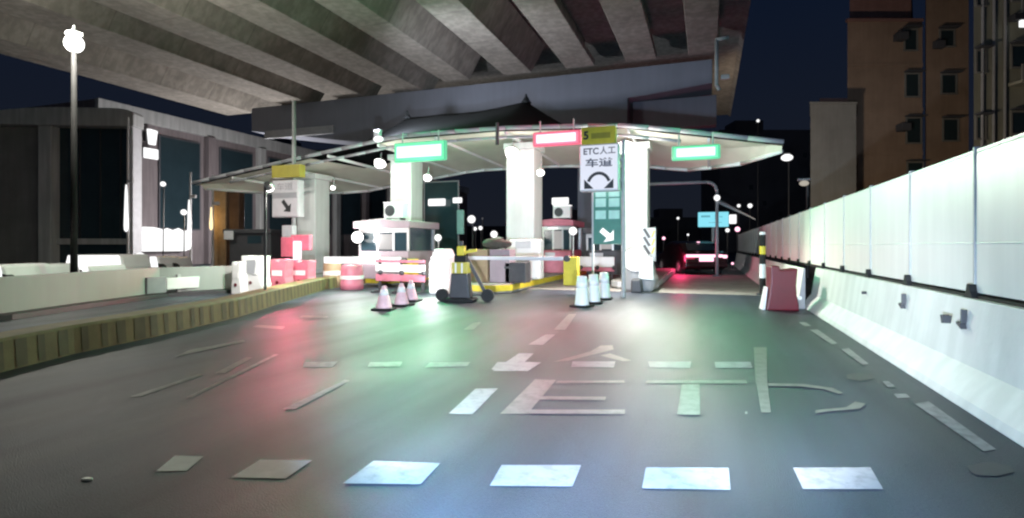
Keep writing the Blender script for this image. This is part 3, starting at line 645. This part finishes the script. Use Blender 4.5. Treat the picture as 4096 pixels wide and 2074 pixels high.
lamp('POINT', 'beacon_fill', (u0+.1, 14.75, z0+.15), 22, (1, .12, .22), .2)  # extra lamp before the beacon, added to redden its boards and the barriers
lamp('SPOT', 'beacon_light', (u0, 14.9, z0+.05), 420, (1, .10, .20), .15, (u0+.8, 10, 0), 110, .6)

# cones
def cone(label, px, py, h, m_body, grp):
    tip = .045 if m_body == 'cone_pink' else .11
    u, v = G(px, py); t = thing('traffic_cone', label, 'cone', (u, v, 0), random.uniform(-.3, .3), grp)
    b = .23 if h < .65 else .22
    MB().box(-b, b, -b, b, .001, .045).build('base', 'black', t, .02)
    MB().lathe([(b*.78, .046), (b*.74, .08), (tip, h), (tip*.7, h+.01)], (0, 0, 0), 20).build('body', m_body, t, smooth=True)
    MB().lathe([(b*.70, .11), (b*.56, h*.34)], (0, 0, 0), 20).build('lower_band', 'white', t, smooth=True)
    r_ = lambda z: b*.74+(tip-b*.74)*(z-.08)/(h-.08)+.006
    MB().lathe([(r_(h*.62), h*.62), (r_(h*.86), h*.86)], (0, 0, 0), 20).build('upper_band', 'white', t, smooth=True)
cone('pinkish cone nearest the camera, left of its trio before the barricade', 1536, 1240, .52, 'cone_pink', 'cones before the barricade')
cone('pinkish cone in the middle of the left trio', 1606, 1224, .52, 'cone_pink', 'cones before the barricade')
cone('pinkish cone at the right of the left trio', 1644, 1206, .52, 'cone_pink', 'cones before the barricade')
cone('white cone nearest the camera, left of its trio by the crash nose', 2328, 1228, .70, 'white', 'cones by the crash nose')
cone('white cone in the middle of the right trio', 2374, 1214, .70, 'white', 'cones by the crash nose')
cone('white cone at the right of its trio, touching the crash nose side', 2416, 1198, .70, 'white', 'cones by the crash nose')

# striped stand on wheels with a diagonal brace
u0, v0 = G(1845, 1208)
stn = thing('barrier_stand', 'wheeled black and yellow striped barrier stand with diagonal brace, between the toll lanes', 'barrier stand', (u0, v0, 0), R(10))
MB().prism([(-.34, 0), (.34, 0), (.40, .06), (.34, .10), (-.34, .10), (-.44, .06)], -.28, .25).build('base', 'black', stn, .02)
MB().prism([(-.27, .102), (.27, .102), (.20, .72), (-.22, .72)], -.18, .18).build('skirt', 'dark', stn, .03)
MB().box(-.20, .20, -.20, .20, .722, .99).build('yellow_band', glow('glowing_reflective_yellow', (.80, .78, .05), .55), stn, .02)  # glow paints the light thrown back by the reflective band
for x in (-.09, .07): MB().box(x-.02, x+.02, -.207, -.202, .73, .98).build('band_stripe', 'white', stn)
MB().box(-.15, .15, -.15, .15, .992, 1.16).build('collar', 'black', stn, .02); MB().box(-.09, .10, -.1, .1, 1.162, 1.40).build('head', 'yellow', stn, .02)
MB().box(-.05, .05, -.05, .05, 1.402, 1.52).build('knob', 'dark', stn, .02)
MB().bar((.12, .1, 1.1), (.62, .1, .18), .07, .08).build('brace', 'dark', stn); MB().bar((.10, .0, 1.24), (.40, .0, 1.30), .06, .07).build('arm', 'yellow', stn)
MB().tube((.66, .02, .16), (.66, .14, .16), .16, .16, 20).build('wheel', 'tyre', stn); MB().tube((-.52, .02, .16), (-.52, .14, .16), .16, .16, 20).build('wheel', 'tyre', stn)
MB().tube((-.52, .08, .16), (.66, .08, .16), .02, .02, 8).build('axle', 'dark', stn)
u1, z1 = AV(1980, 975, 15.9)
tag(MB().ball((u1, 15.9, z1), .42, 20, 12, (1.0, .5, .42)).ball((u1+.3, 15.9, z1-.02), .25, 16, 10, (1, .6, .5)).build('rolled_tarpaulin', mat('brown_tarpaulin', (.05, .045, .035), .8, .4, 8, bump=.6, fine=12), smooth=True), 'dark brown rolled tarpaulin lying on crates behind the striped stand', 'tarpaulin')
for i, (dx, m_, lab) in enumerate(((-.55, 'tan', 'tan crate under the tarpaulin, next to the striped stand'), (.25, 'booth', 'brown crate under the tarpaulin end'), (.80, 'dark', 'black crate nearest the brightest column'))):
    t = thing('crate', lab, 'crate', (u1+dx*.9, 15.95, .28), 0, 'crates on the island')
    hgt = z1-.28-.18 if i < 2 else .62
    MB().box(-.33, .33, -.25, .3, .002, hgt).build('shell', m_, t, .02); MB().box(-.34, .34, -.262, -.252, hgt*.7, hgt*.8).build('rib', 'dark', t)

# crash nose before the right column
u0, v0 = G(2548, 1172)
cn2 = thing('crash_nose', 'pale concrete crash nose with striped plate before the rightmost column', 'crash barrier', (u0, v0, 0))
MB().prism([(-.42, 0), (.42, 0), (.52, .35), (.44, .50), (.34, .95), (-.40, .95), (-.50, .4)], .35, 1.7).build('block', 'barrier_grey', cn2, .10, seg=3)
MB().prism([(-.18, 0), (.16, 0), (.12, .42), (-.16, .42)], -.1, .345).build('foot', 'dark', cn2, .05)
MB().prism([(.02, .40), (.46, .36), (.44, 1.05), (.02, 1.05)], .27, .347).build('white_plate', 'white', cn2, .03)
MB().ball((-.08, .30, .98), .40, 20, 12, (1, .7, .9)).build('lamp_dome', 'w1', cn2, smooth=True)
lamp('POINT', 'dome_light', (u0-.5, v0-.9, 1.45), 420, (1, .98, .95), .25)
u1, z1 = AV(2592, 985, VC-.5)
pl = thing('chevron_plate', 'white plate with black and yellow chevron bars on the rightmost column', 'plate', (u1+.05, VC-.46, z1-.5))
MB().box(-.26, .20, -.03, -.005, 0, 1.1).build('plate', 'lightgrey', pl, .02)
for z in (.35, .62, .89): MB().prism([(-.22, z+.16), (-.14, z+.2), (.04, z-.10), (-.04, z-.14)], -.04, -.031).build('bar', 'dark', pl); MB().prism([(.05, z-.10), (.10, z-.10), (.18, z+.10), (.13, z+.12)], -.04, -.031).build('bar', 'yellow', pl)

# ------------------------------------------------------------------ car leaving the lane
u0, v0 = G(2765, 1099)
car = thing('car', 'dark red car with glowing tail lights driving out of the right lane', 'car', (u0-.15, v0+2.0, 0), R(20)); car.scale = (1.13, 1.1, 1.1)
Lc, Wc = 4.5, .92
side = [(-2.25, .35), (-2.22, .75), (-2.15, .98), (-1.75, 1.05), (-1.25, 1.40), (-.2, 1.50), (.55, 1.38), (1.2, 1.02), (2.0, .88), (2.25, .65), (2.22, .30), (1.8, .22), (-1.9, .22)]
MB().prism(side, -Wc, Wc, 'x').build('body', 'carpaint', car, .09, seg=3)
MB().face([(-.66, -1.78, 1.075), (.66, -1.78, 1.075), (.58, -1.29, 1.392), (-.58, -1.29, 1.392)]).build('rear_window', 'window', car)
MB().prism([(-1.5, 1.08), (-1.15, 1.36), (-.2, 1.44), (.5, 1.34), (1.0, 1.06)], .90, .93, 'x').build('side_window', 'window', car)
MB().box(-.86, .70, -2.30, -2.19, .78, .90).build('tail_light', 'tail', car, .03); MB().box(-.30, .30, -2.31, -2.24, .60, .77).build('number_plate', 'tail', car, .01)  # number plate glows by itself; its lit look is painted by emission
MB().box(.72, .90, -2.28, -2.16, .74, .88).build('tail_light', 'tail', car, .03)
MB().box(-.91, -.5, -2.28, -2.22, .70, .772).build('reflector', 'tail_red', car, .02)  # reflector glows; its red shine is put into the material
MB().box(-.9, .9, -2.31, -2.22, .34, .55).build('bumper', 'carpaint', car, .04)
MB().box(-.05, .05, -1.30, -1.2, 1.43, 1.47).build('brake_lamp', 'tail', car)
for x in (-1, 1):
    for y in (-1.35, 1.35):
        MB().tube((x*.70, y, .32), (x*.935, y, .32), .32, .32, 22).build('wheel', 'tyre', car, .02)
        MB().tube((x*.936, y, .32), (x*.95, y, .32), .20, .20, 12).build('rim', 'silver', car)
lamp('POINT', 'tail_glow', (u0-.5, v0-.75, .85), 60, (1, .05, .18), .2)

# ------------------------------------------------------------------ height frame and blue sign beyond
ua, za = AV(2590, 738, 27); ub, zb_ = AV(2868, 738, 27)
hf = thing('height_frame', 'tall grey pipe height frame with rounded corner over the exit lane', 'height frame', (ub, 27, 0))
pts = [(ua-ub, 0, za), (-.45, 0, za), (-.22, 0, za-.06), (-.06, 0, za-.22), (0, 0, za-.45), (0, 0, .0)]
MB().path(pts, .07)  .build('pipe', 'grey', hf, smooth=True); MB().box(-.2, .2, -.2, .2, .006, .05).build('base_plate', 'dark', hf)
MB().ball((0, -.09, za-.75), .14, 14, 8).build('lamp', 'w1', hf, smooth=True)
ua, zt = AV(2792, 850, 33); ub, zb_ = AV(2915, 908, 33)
bs = thing('direction_sign', 'lit cyan direction sign beyond the height frame', 'sign', ((ua+ub)/2, 33, (zt+zb_)/2)); W = (ub-ua)/2; H = (zt-zb_)/2
MB().box(-W, W, 0, .08, -H, H).build('face', 'cyan', bs, .05); MB().box(W+.02, W+.40, .0, .08, -H*.6, H*.6).build('side_face', 'w1', bs, .05)
for x0, x1, z0, z1 in ((-.8, -.2, .3, .55), (.12, .2, .0, .7), (-.3, .55, -.45, -.38), (.4, .6, .3, .4)): MB().box(x0*W, x1*W, -.01, -.001, z0*H, z1*H).build('print', 'cyan_dark', bs)
MB().tube((0, .1, -(zt+zb_)/2), (0, .1, -H), .09, .09, 10).build('pole', 'post', bs)
MB().tube((.3, .3, H+.6), (2.2, .3, -H+.4), .12, .03, 10).build('lamp_arm', 'grey', bs)
for px, py, r, m_, lab in ((2910, 922, .20, 'w1', 'white rear lamp of traffic beyond the frame'), (2950, 918, .24, 'tail', 'pink rear lamp of traffic beyond the white hoarding'), (2655, 954, .16, 'tail', 'small red lamp above the left of the dark car'),
        (2712, 874, .13, 'w1', 'faint far lamp left of the cyan sign'), (2752, 940, .11, 'w1', 'small lamp above the roof of the dark car'), (2955, 824, .16, 'w1', 'left of two far lamps right of the cyan sign'), (3000, 824, .22, 'w1', 'right of two far lamps right of the cyan sign'),
        (3032, 484, .14, 'w1', 'tiny far lamp above the canopy right tip'), (2930, 1055, .12, 'tail', 'small pink reflector lamp at the foot of the far hoarding')):
    vv = 60 if py < 900 else 48
    if px == 2930: vv = 36
    if px in (2655, 2752): vv = 40
    bulb('far_lamp', lab, px, py, vv, r*vv/48, m_)

# ------------------------------------------------------------------ buildings at right
def zb3(Z, y): return CAMH+(HOR-y)*Z/F
def bld(name, label, px, Z, rz=None):
    u, v = cam2w((px-CX)/F*Z, Z); return thing(name, label, 'building', (u, v, 0), YAW if rz is None else rz)
def X(px, px0, Z): return (px-px0)/F*Z
def wedge(px, Z, x0, x1, D, z0, z1, y0=0):
    # block whose side walls splay back from its front, on an irregular plot
    t0 = (px-CX)/F+x0/Z; t1 = (px-CX)/F+x1/Z
    return MB().prism([(x0, y0), (x1, y0), (x1+t1*(D-y0), D), (x0+t0*(D-y0), D)], z0, z1, 'z')
Z = 42.0; b1 = bld('apartment_building', 'tall orange brown apartment block with small dark windows behind the hoarding', 3390, Z)
wedge(3390, Z, 0, X(3690, 3390, Z), 12, 0, zb3(Z, 88)).build('wall', 'orange_wall', b1)
wedge(3390, Z, X(3692, 3390, Z), X(3862, 3390, Z), 12, 0, zb3(Z, -160), -.3).build('stair_tower', 'orange_wall', b1)
wedge(3390, Z, .9, X(3690, 3390, Z), 12, zb3(Z, 60), zb3(Z, -160), 1.2).build('upper_storey', 'red_wall', b1)
MB().box(-.06, X(3690, 3390, Z), -.15, .2, zb3(Z, 88)+.004, zb3(Z, 76)).build('cornice', 'red_wall', b1, .03)
MB().box(.7, X(3690, 3390, Z)+.5, .95, 1.19, zb3(Z, 76), zb3(Z, 56)).build('painted_shadow_bar', 'dark', b1)  # solid dark bar painted in as shade at the foot of the upper storey
def win(par, x0, x1, z0, z1, y):
    f = MB(); t = .10
    f.box(x0-t, x1+t, y-.10, y-.003, z1, z1+t).box(x0-t, x1+t, y-.16, y-.003, z0-t, z0).box(x0-t, x0, y-.10, y-.003, z0, z1).box(x1, x1+t, y-.10, y-.003, z0, z1)
    o = f.build('window', 'grey_wall', par); p = MB().box(x0, x1, y-.03, y-.004, z0, z1).build('pane', 'window', o)
    MB().box(x0-.2, x1+.2, y-.55, y-.10, z1+t+.02, z1+t+.10).build('canopy', 'dark_wall', o)
for i in range(6):
    y0 = 122+177*i
    win(b1, X(3618+4*i, 3390, Z), X(3664+8*i, 3390, Z), zb3(Z, y0+80+8*i), zb3(Z, y0), 0)
    win(b1, X(3748+6*i, 3390, Z), X(3800+8*i, 3390, Z), zb3(Z, y0+70+10*i), zb3(Z, y0+8), -.3)
b1ac = [(3590, 155), (3600, 515), (3735, 190)]
for px, py in b1ac:
    MB().box(X(px, 3390, Z)-.35, X(px, 3390, Z)+.35, -.75, -.31 if px > 3700 else -.01, zb3(Z, py)-.28, zb3(Z, py)+.28).build('wall_unit', 'dark_wall', b1, .03)
for y0 in (260, 440, 615): MB().box(0, X(3690, 3390, Z), -.06, -.002, zb3(Z, y0)-.12, zb3(Z, y0)+.12).build('floor_band', 'orange_wall', b1)
Z = 38.0; b2 = bld('grey_block', 'lower grey rendered block left of the orange apartment block', 3242, Z)
wedge(3242, Z, 0, X(3425, 3242, Z), 3.6, 0, zb3(Z, 418)).build('wall', 'grey_wall', b2); wedge(3242, Z, X(3310, 3242, Z), X(3425, 3242, Z), 3.5, zb3(Z, 418)+.2, zb3(Z, 378), 1).build('roof_hut', 'red_wall', b2)
wedge(3242, Z, -.12, X(3425, 3242, Z), 3.6, zb3(Z, 418)+.002, zb3(Z, 410), -.12).build('coping', 'grey_wall', b2)
Z = 34.0; b3 = bld('old_block', 'olive grey old block with balconies and drainpipes at the right edge', 3895, Z)
wedge(3895, Z, 0, 16, 12, 0, 24).build('wall', 'olive_wall', b3)
for i in range(8):
    z0 = zb3(Z, 445-265*(i-1))-2.6
    f = MB().box(X(4030, 3895, Z), 8, -1.0, -.005, z0, z0+.18).build('balcony', 'olive_wall', b3); MB().box(X(4030, 3895, Z), 8, -1.0, -.92, z0+.182, z0+1.1).build('parapet', 'grey_wall', f)
    win(b3, X(4045, 3895, Z), X(4110, 3895, Z), z0+1.2, z0+2.5, -.002)
    win(b3, X(3905, 3895, Z), X(3935, 3895, Z), z0+.9, z0+2.2, -.002)
for px in (3920, 3965, 4010): MB().tube((X(px, 3895, Z), -.12, 0), (X(px, 3895, Z)+.1, -.12, 23), .08, .08, 8).build('drainpipe', 'grey', b3)
u, v, z = AZ(4085, 98, 33.0); t = thing('wall_lamp', 'small lit wall lamp high on the olive block at the right edge', 'lamp', (u, v, z), YAW)
MB().box(-.16, .2, -.2, 0, -.2, .2).build('lens', 'w1', t, .03); MB().box(-.55, .3, -.2, .25, .21, .6).build('hood', 'dark', t, .03)
# street lamps behind the hoarding, lighting those fronts
def post_lamp(px, py, Z, label, power, col, r=.18, head='w1'):
    u, v, z = AZ(px, py, Z); t = thing('street_lamp', label, 'street lamp', (u, v, 0))
    MB().tube((0, 0, 0), (0, 0, z+.2), .07, .05, 10).build('pole', 'dark', t)
    MB().ball((-.15, -.12, z), r, 14, 8, (1.3, 1, .8)).build('lens', head, t, smooth=True); MB().box(-.4, .1, -.18, .1, z+r*.8, z+r*.8+.1).build('hood', 'grey', t, .03)
    if power: lamp('SPOT', 'post_light', (u+.2, v+.4, z+.1), power, col, .25, (u+6.5, v+12, z+4.5), 125, .5)
post_lamp(3230, 735, 24.0, 'street lamp just above the hoarding before the grey block', 1500, (1, .82, .62), .15, glow('dim_lamp', (1, .9, .75), .45))
post_lamp(3155, 632, 46.0, 'distant street lamp with tall white head right of the canopy tip', 0, (1, 1, 1), .36)
u, v = cam2w((3560-CX)/F*26, 26)
# ------------------------------------------------------------------ buildings at left
Z = 33.0; bA = bld('glass_building', 'glass fronted building with rounded pale concrete frame at far left', 0, Z, YAW+R(4))
xr = X(530, 0, Z); zt = zb3(Z, 432); zi = zb3(Z, 505); xm = X(212, 0, Z)
arc = [(xr-1.2*(1-math.sin(R(a))), zt-.35*(1-math.cos(R(a)))) for a in range(0, 91, 15)]
MB().prism([(-6, zt-.9), (1.6, zt-.1), (3.2, zt)]+arc+[(xr, zi+.0), (xr-.3, zi), (-6, zi)], -.5, .6).build('frame_beam', 'frame_wall', bA, .05)
MB().box(xm-.75, xm, -.4, .5, 0, zi-.002).build('pillar', 'frame_wall', bA, .05); MB().box(xr-.28, xr-.08, -.4, .5, 0, zi-.002).build('pillar', 'lightgrey', bA, .03)
MB().box(xm+.002, xr-.29, .3, .4, 0, zi-.01).build('glass_wall', 'window', bA)
for i in range(1, 4): MB().box(xm+(xr-xm)*i/4-.03, xm+(xr-xm)*i/4+.03, 0.22, .29, 1.9, zi-.02).build('mullion', 'dark', bA)
MB().box(xm, xr-.3, 0.05, .28, 1.5, 1.85).build('sill_beam', 'frame_wall', bA)
MB().box(-6, X(150, 0, Z), .2, .55, 0, zi-.01).build('side_wall', 'grey_wall', bA); MB().prism([(-6, .61), (xr-.6, .61), (xr-.6-8*.68, 8.6), (-10, 8.6)], 0, zt-1.2, 'z').build('rear_block', 'dark_wall', bA)
UB = -37.0; vA = AU(560, 440, UB)[0]; zB = AU(560, 440, UB)[1]
bB = thing('long_building', 'long brown grey building with pillars and lit signs receding on the left', 'building', (UB, vA, 0))
MB().box(-8, 0, -3, 55, 0, zB).build('wall', 'purple_wall', bB); MB().box(-.0, .35, -3, 55, zB-.9, zB+.05).build('parapet', 'frame_wall', bB, .03)
for i in range(9):
    y = 1.4+i*5.2; f = MB().box(.002, .14, y-.1, y+3.3, 2.6, zB-1.5).build('window', 'dark_wall', bB); MB().box(.142, .17, y, y+3.2, 2.7, zB-1.6).build('pane', 'window', f)
    MB().box(.02, .55, y+3.7, y+4.4, 0, zB-.92).build('pillar', 'frame_wall' if i % 2 else 'purple_wall', bB, .04)
def facade_sign(px0, px1, py0, py1, label, name='lit_sign', shape=None, m_='w1'):
    va, za = AU(px0, py0, UB+.75); vb, zb_ = AU(px1, py1, UB+.75)
    t = thing(name, label, 'sign', (UB+.75, va, zb_)); W = vb-va; H = za-zb_
    pts = shape(W, H) if shape else [(0, 0), (W, 0), (W, H), (0, H)]
    MB().prism(pts, 0, .12, 'x').build('face', m_, t, .05, seg=3); MB().box(-.3, -.01, 0, W, H*.2, H*.8).build('backing', 'dark', t)
facade_sign(585, 628, 514, 585, 'upper lit white sign panel flaring at its top', shape=lambda W, H: [(W*.15, 0), (W*.8, 0), (W, H*.95), (W*.4, H), (0, H*.98)])
facade_sign(572, 630, 590, 641, 'lower lit white sign panel, rounded square')
facade_sign(566, 758, 908, 1005, 'large glaring white shopfront sign with uneven top', 'shop_sign', lambda W, H: [(0, 0), (W*.9, 0), (W, H*.1), (W, H*.92), (W*.85, H*.88), (W*.74, H*1.0), (W*.62, H*.9), (W*.5, H*.98), (W*.42, H*.92), (W*.28, H*.98), (W*.2, H*1.0), (0, H)])
lamp('POINT', 'shop_glow', (UB+9, AU(660, 950, UB)[0], 3), 900, (1, .96, .95), .5)
def streak_lamp(px, py0, py1, pyl, Z, m_, label):
    u, v, zt = AZ(px, py0, Z); z1 = zb3(Z, py1); zl = zb3(Z, pyl)
    t = thing('flare_streak_lamp', label, 'lamp', (u, v, 0)); MB().tube((0, 0, 0), (0, 0, zt), .07, .05, 10).build('mast', 'lightgrey', t)  # mast and tube are made up from a lamp's flare streak
    q = .6 if m_ == 'warm' else .75
    MB().lathe([(.03, zl), (.08*q, zl-.4), (.15*q, z1+.35), (.13*q, z1+.1), (.04*q, z1)], (0, -.1, 0), 12).build('tube', m_, t, smooth=True)
    MB().box(.02, .45, -.1, .05, zl+.1, zl+.28).build('box', 'lightgrey', t, .03)
streak_lamp(512, 470, 928, 740, 30.0, 'w1', 'flare streak of a lamp built as thin pale mast and glowing white tube, at the corner of the glass building')
streak_lamp(762, 690, 1000, 800, 33.0, 'w1', 'flare streak of a lamp built as thin mast and white tube beside the large shop sign')
streak_lamp(851, 700, 922, 830, 29.0, 'warm', 'amber lamp streak built as mast and glowing tube left of the canopy tip')
u, v = cam2w((880-CX)/F*30, 30)
pp = thing('clad_pillar', 'orange and brown clad pillar below the left tip of the canopy', 'pillar', (u, v, 0), YAW)
MB().box(-.35, .32, 0, .6, 0, zb3(30, 745)).build('shaft', 'tan', pp, .03); MB().box(.33, 1.0, .1, .7, 0, zb3(30, 760)).build('side_panel', 'brown', pp, .03)
lamp('POINT', 'amber_light', (u-.6, v-.9, 2.8), 120, (1, .6, .2), .2)
for px, py, Z, r, lab in ((652, 737, 30, .14, 'small white lamp on the long building above the shop sign'), (735, 850, 30, .16, 'small white lamp left of the shop sign mast'), (560, 1035, 28, .30, 'white headlamp glow below the left end of the shop sign')):
    u, v, z = AZ(px, py, Z); t = thing('small_lamp', lab, 'lamp', (u, v, z)); MB().ball((0, 0, 0), r, 12, 8).build('globe', 'w1', t, smooth=True); MB().tube((0, 0, -z), (0, .05, -r*.6), .03, .03, 8).build('stem', 'dark', t)

# vehicles beyond the white wall, seen as lit tops
def van(px0, px1, py0, py1, Z, label, bright, kind='van'):
    ua, va, zt = AZ(px0, py0, Z); ub, vb, _ = AZ(px1, py1, Z)
    L = (Vector((ub, vb))-Vector((ua, va))).length
    t = thing('parked_'+kind, label, kind, ((ua+ub)/2, (va+vb)/2, 0), YAW+R(3), 'vehicles beyond the white wall')
    MB().prism([(-L/2, .25), (-L/2, zt*.62), (-L/2+.25*min(1, L/3), zt), (L/2-.12, zt), (L/2, zt*.6), (L/2, .25)], 0, 1.7).build('body', 'white', t, .10, seg=3)
    MB().prism([(-L/2+.06, zt*.5), (-L/2+.27*min(1, L/3), zt*.985), (L/2-.16, zt*.985), (L/2-.06, zt*.5)], -.06, -.003).build('side_window', 'w1' if bright else 'window', t, .02)  # glowing pane stands in for headlight glare above the wall
    for x in (-L*.3, L*.3):
        MB().tube((x, -.03, .32), (x, .2, .32), .32, .32, 18).build('wheel', 'tyre', t)
    MB().box(-L/2-.03, -L/2+.1, .2, .5, .6, .8).build('headlight', 'w1', t, .02); MB().box(-L/2-.03, -L/2+.1, 1.2, 1.5, .6, .8).build('headlight', 'w1', t, .02)
van(48, 166, 1060, 1100, 17.0, 'white car roof with panes glowing for headlight glare above the wall at far left', True, 'car')
van(258, 492, 1020, 1075, 20.0, 'long white van with panes glowing for headlight glare above the white wall', True)
van(-80, 24, 1060, 1110, 15.0, 'white car with panes glowing for headlight glare cut by the left edge of the photo', True, 'car')
van(598, 640, 1026, 1058, 24.0, 'small white car left of the guard rail beyond the wall', True, 'car')
van(650, 694, 1030, 1058, 25.0, 'small white car above the guard rail, second below the shop sign', True, 'car')
van(328, 372, 1066, 1084, 16.5, 'low white car roof just showing before the long van', True, 'car')
# dark service cabin among the left gate
u, v = cam2w((1000-CX)/F*24, 24)
cb_ = thing('service_cabin', 'dark service cabin with flat roof left of the arrow sign', 'cabin', (u, v, 0), YAW)
MB().box(-.9, .9, 0, 1.8, 0, zb3(24, 935)).build('body', 'dark', cb_, .03); MB().box(-1.1, 1.0, -.2, 2, zb3(24, 935)+.003, zb3(24, 918)).build('roof', 'dark', cb_, .03); MB().box(-.1, .5, -.02, -.003, zb3(24, 975), zb3(24, 945)).build('window', 'window', cb_)
MB().box(-1.0, -.6, -.3, -.21, zb3(24, 960), zb3(24, 925)).build('light_box', 'lightgrey', cb_, .03)
# far toll-lane glass screens and lit boards between columns
u, z = AV(1765, 730, 24); t = thing('glass_screen', 'tall framed glass screen with lit oval board between the second and third columns', 'screen', (u, 24, 0))
for x0, x1, z0, z1 in ((-.95, -.90, .0, z), (.90, .95, .0, z), (-.95, .95, z, z+.05)): MB().box(x0, x1, -.03, .03, z0, z1).build('frame', 'silver', t)
MB().box(-.9, .9, -.01, .01, .3, z).build('pane', glass('teal_glass', (.02, .05, .055), .15), t)
u2, z2 = AV(1750, 810, 23.7); MB().box(u2-u-.50, u2-u+.42, -.35, -.25, z2-.17, z2+.17).build('lit_board', 'w1', t, .12, seg=4)
u2, z2 = AV(1828, 803, 23.7); MB().box(u2-u-.22, u2-u+.26, -.35, -.25, z2-.12, z2+.14).build('lit_board', 'w1', t, .08, seg=4)
u2, z2 = AV(1840, 870, 23.7); MB().box(u2-u-.18, u2-u+.18, -.3, -.2, z2-.8, z2+.35).build('pale_strip', 'mint', t, .03)
bulb('far_lamp', 'round minty lamp right of the glass screen', 1886, 878, 25, .24, 'w1')
bulb('far_lamp', 'left of the two small lamps right of the minty lamp', 1900, 916, 45, .20, 'w1'); bulb('far_lamp', 'right of the two small lamps right of the minty lamp', 1922, 913, 45, .22, 'w1'); bulb('far_lamp', 'tiny dim lamp above the two small lamps', 1930, 875, 50, .12, 'lightgrey')
bulb('warning_lamp', 'white lamp on a short stem left of the striped stand', 1752, 952, 17, .15, 'w1', stem=.8)
bulb('warning_lamp', 'white lamp on a stem right of the tarpaulin', 1976, 938, 19, .16, 'w1', stem=.9)
u, z = AV(2240, 805, 26); t = thing('lit_board', 'lit white two line board high between the brightest column and the box sign', 'sign', (u, 26, z)); MB().box(-.42, .42, 0, .08, -.17, .17).build('upper_line', 'w1', t, .07, seg=3); MB().box(-.30, .34, 0, .08, -.42, -.26).build('lower_line', 'w1', t, .05, seg=3); MB().tube((0, .1, -z), (0, .1, .1), .04, .04, 8).build('pole', 'dark', t)
u, v = G(1955, 1140); t = thing('plastic_barrier', 'white flared plastic barrier right of the tarpaulin', 'barrier', (AV(2000, 960, 20)[0], 20, .0)); MB().prism([(-.3, 0), (.5, 0), (.45, .9), (.15, 1.35), (.1, 1.75), (-.2, 1.75)], -.2, .2).build('shell', 'white', t, .05); MB().box(-.15, .3, -.22, -.202, .5, .7).build('reflective_band', 'lightgrey', t)

# cabinets at the foot of the brightest column
u, z = AV(2090, 1040, 17.6); t = thing('control_cabinet', 'white control cabinet with grey rounded door at the foot of the brightest column', 'cabinet', (u, 17.6, .28)); MB().box(-.5, .62, 0, .5, .002, 1.35).build('casing', 'white', t, .08, seg=3); MB().box(-.22, .26, -.02, -.002, .1, .72).build('door', 'grey', t, .09, seg=4); MB().box(-.25, .3, -.02, -.002, 1.05, 1.30).build('sticker', 'lightgrey', t, .01)

# ------------------------------------------------------------------ far buildings closing the view
for px0, px1, py, Z, lab in ((2880, 3260, 520, 120, 'dark far tower block above the exit lane'), (2580, 2900, 870, 150, 'dark distant block behind the cyan sign'), (1650, 2060, 905, 140, 'dark distant block between the second and third columns'), (1300, 1600, 860, 110, 'dark distant block behind the wide booth'), (2150, 2600, 880, 130, 'dark distant block behind the hanging box sign'), (940, 1320, 600, 90, 'dark grey block behind the left end of the canopy')):
    b = bld('far_building', lab, px0, Z); b['group'] = 'far dark buildings'
    w_ = X(px1, px0, Z); h_ = zb3(Z, py)
    MB().box(0, w_, 0, 12, 0, h_).build('wall', 'dark_wall', b); MB().box(w_*.2, w_*.5, 2, 8, h_+.002, h_+2.5).build('roof_hut', 'dark_wall', b)
    for _ in range(4):
        x, zz = random.uniform(.1, .9)*w_, random.uniform(.3, .9)*h_
        MB().box(x-.4, x+.4, -.05, -.003, zz-.5, zz+.5).build('window', 'window', b)

# headlights of the car the photo is taken from light the road ahead
for s in (-.62, .62):
    lamp('SPOT', 'headlight_beam', (s-.45, 1.45, .68), 9000, (.36, .62, 1.0), .06, (s*1.6-1.2, 12, .0), 88, 1.0)

    lamp('SPOT', 'headlight_core', (s-.45, 1.45, .68), 9000, (.86, .94, 1.0), .06, (1.8, 30, .9) if s > 0 else (-11, 22, .8), 48, .9)
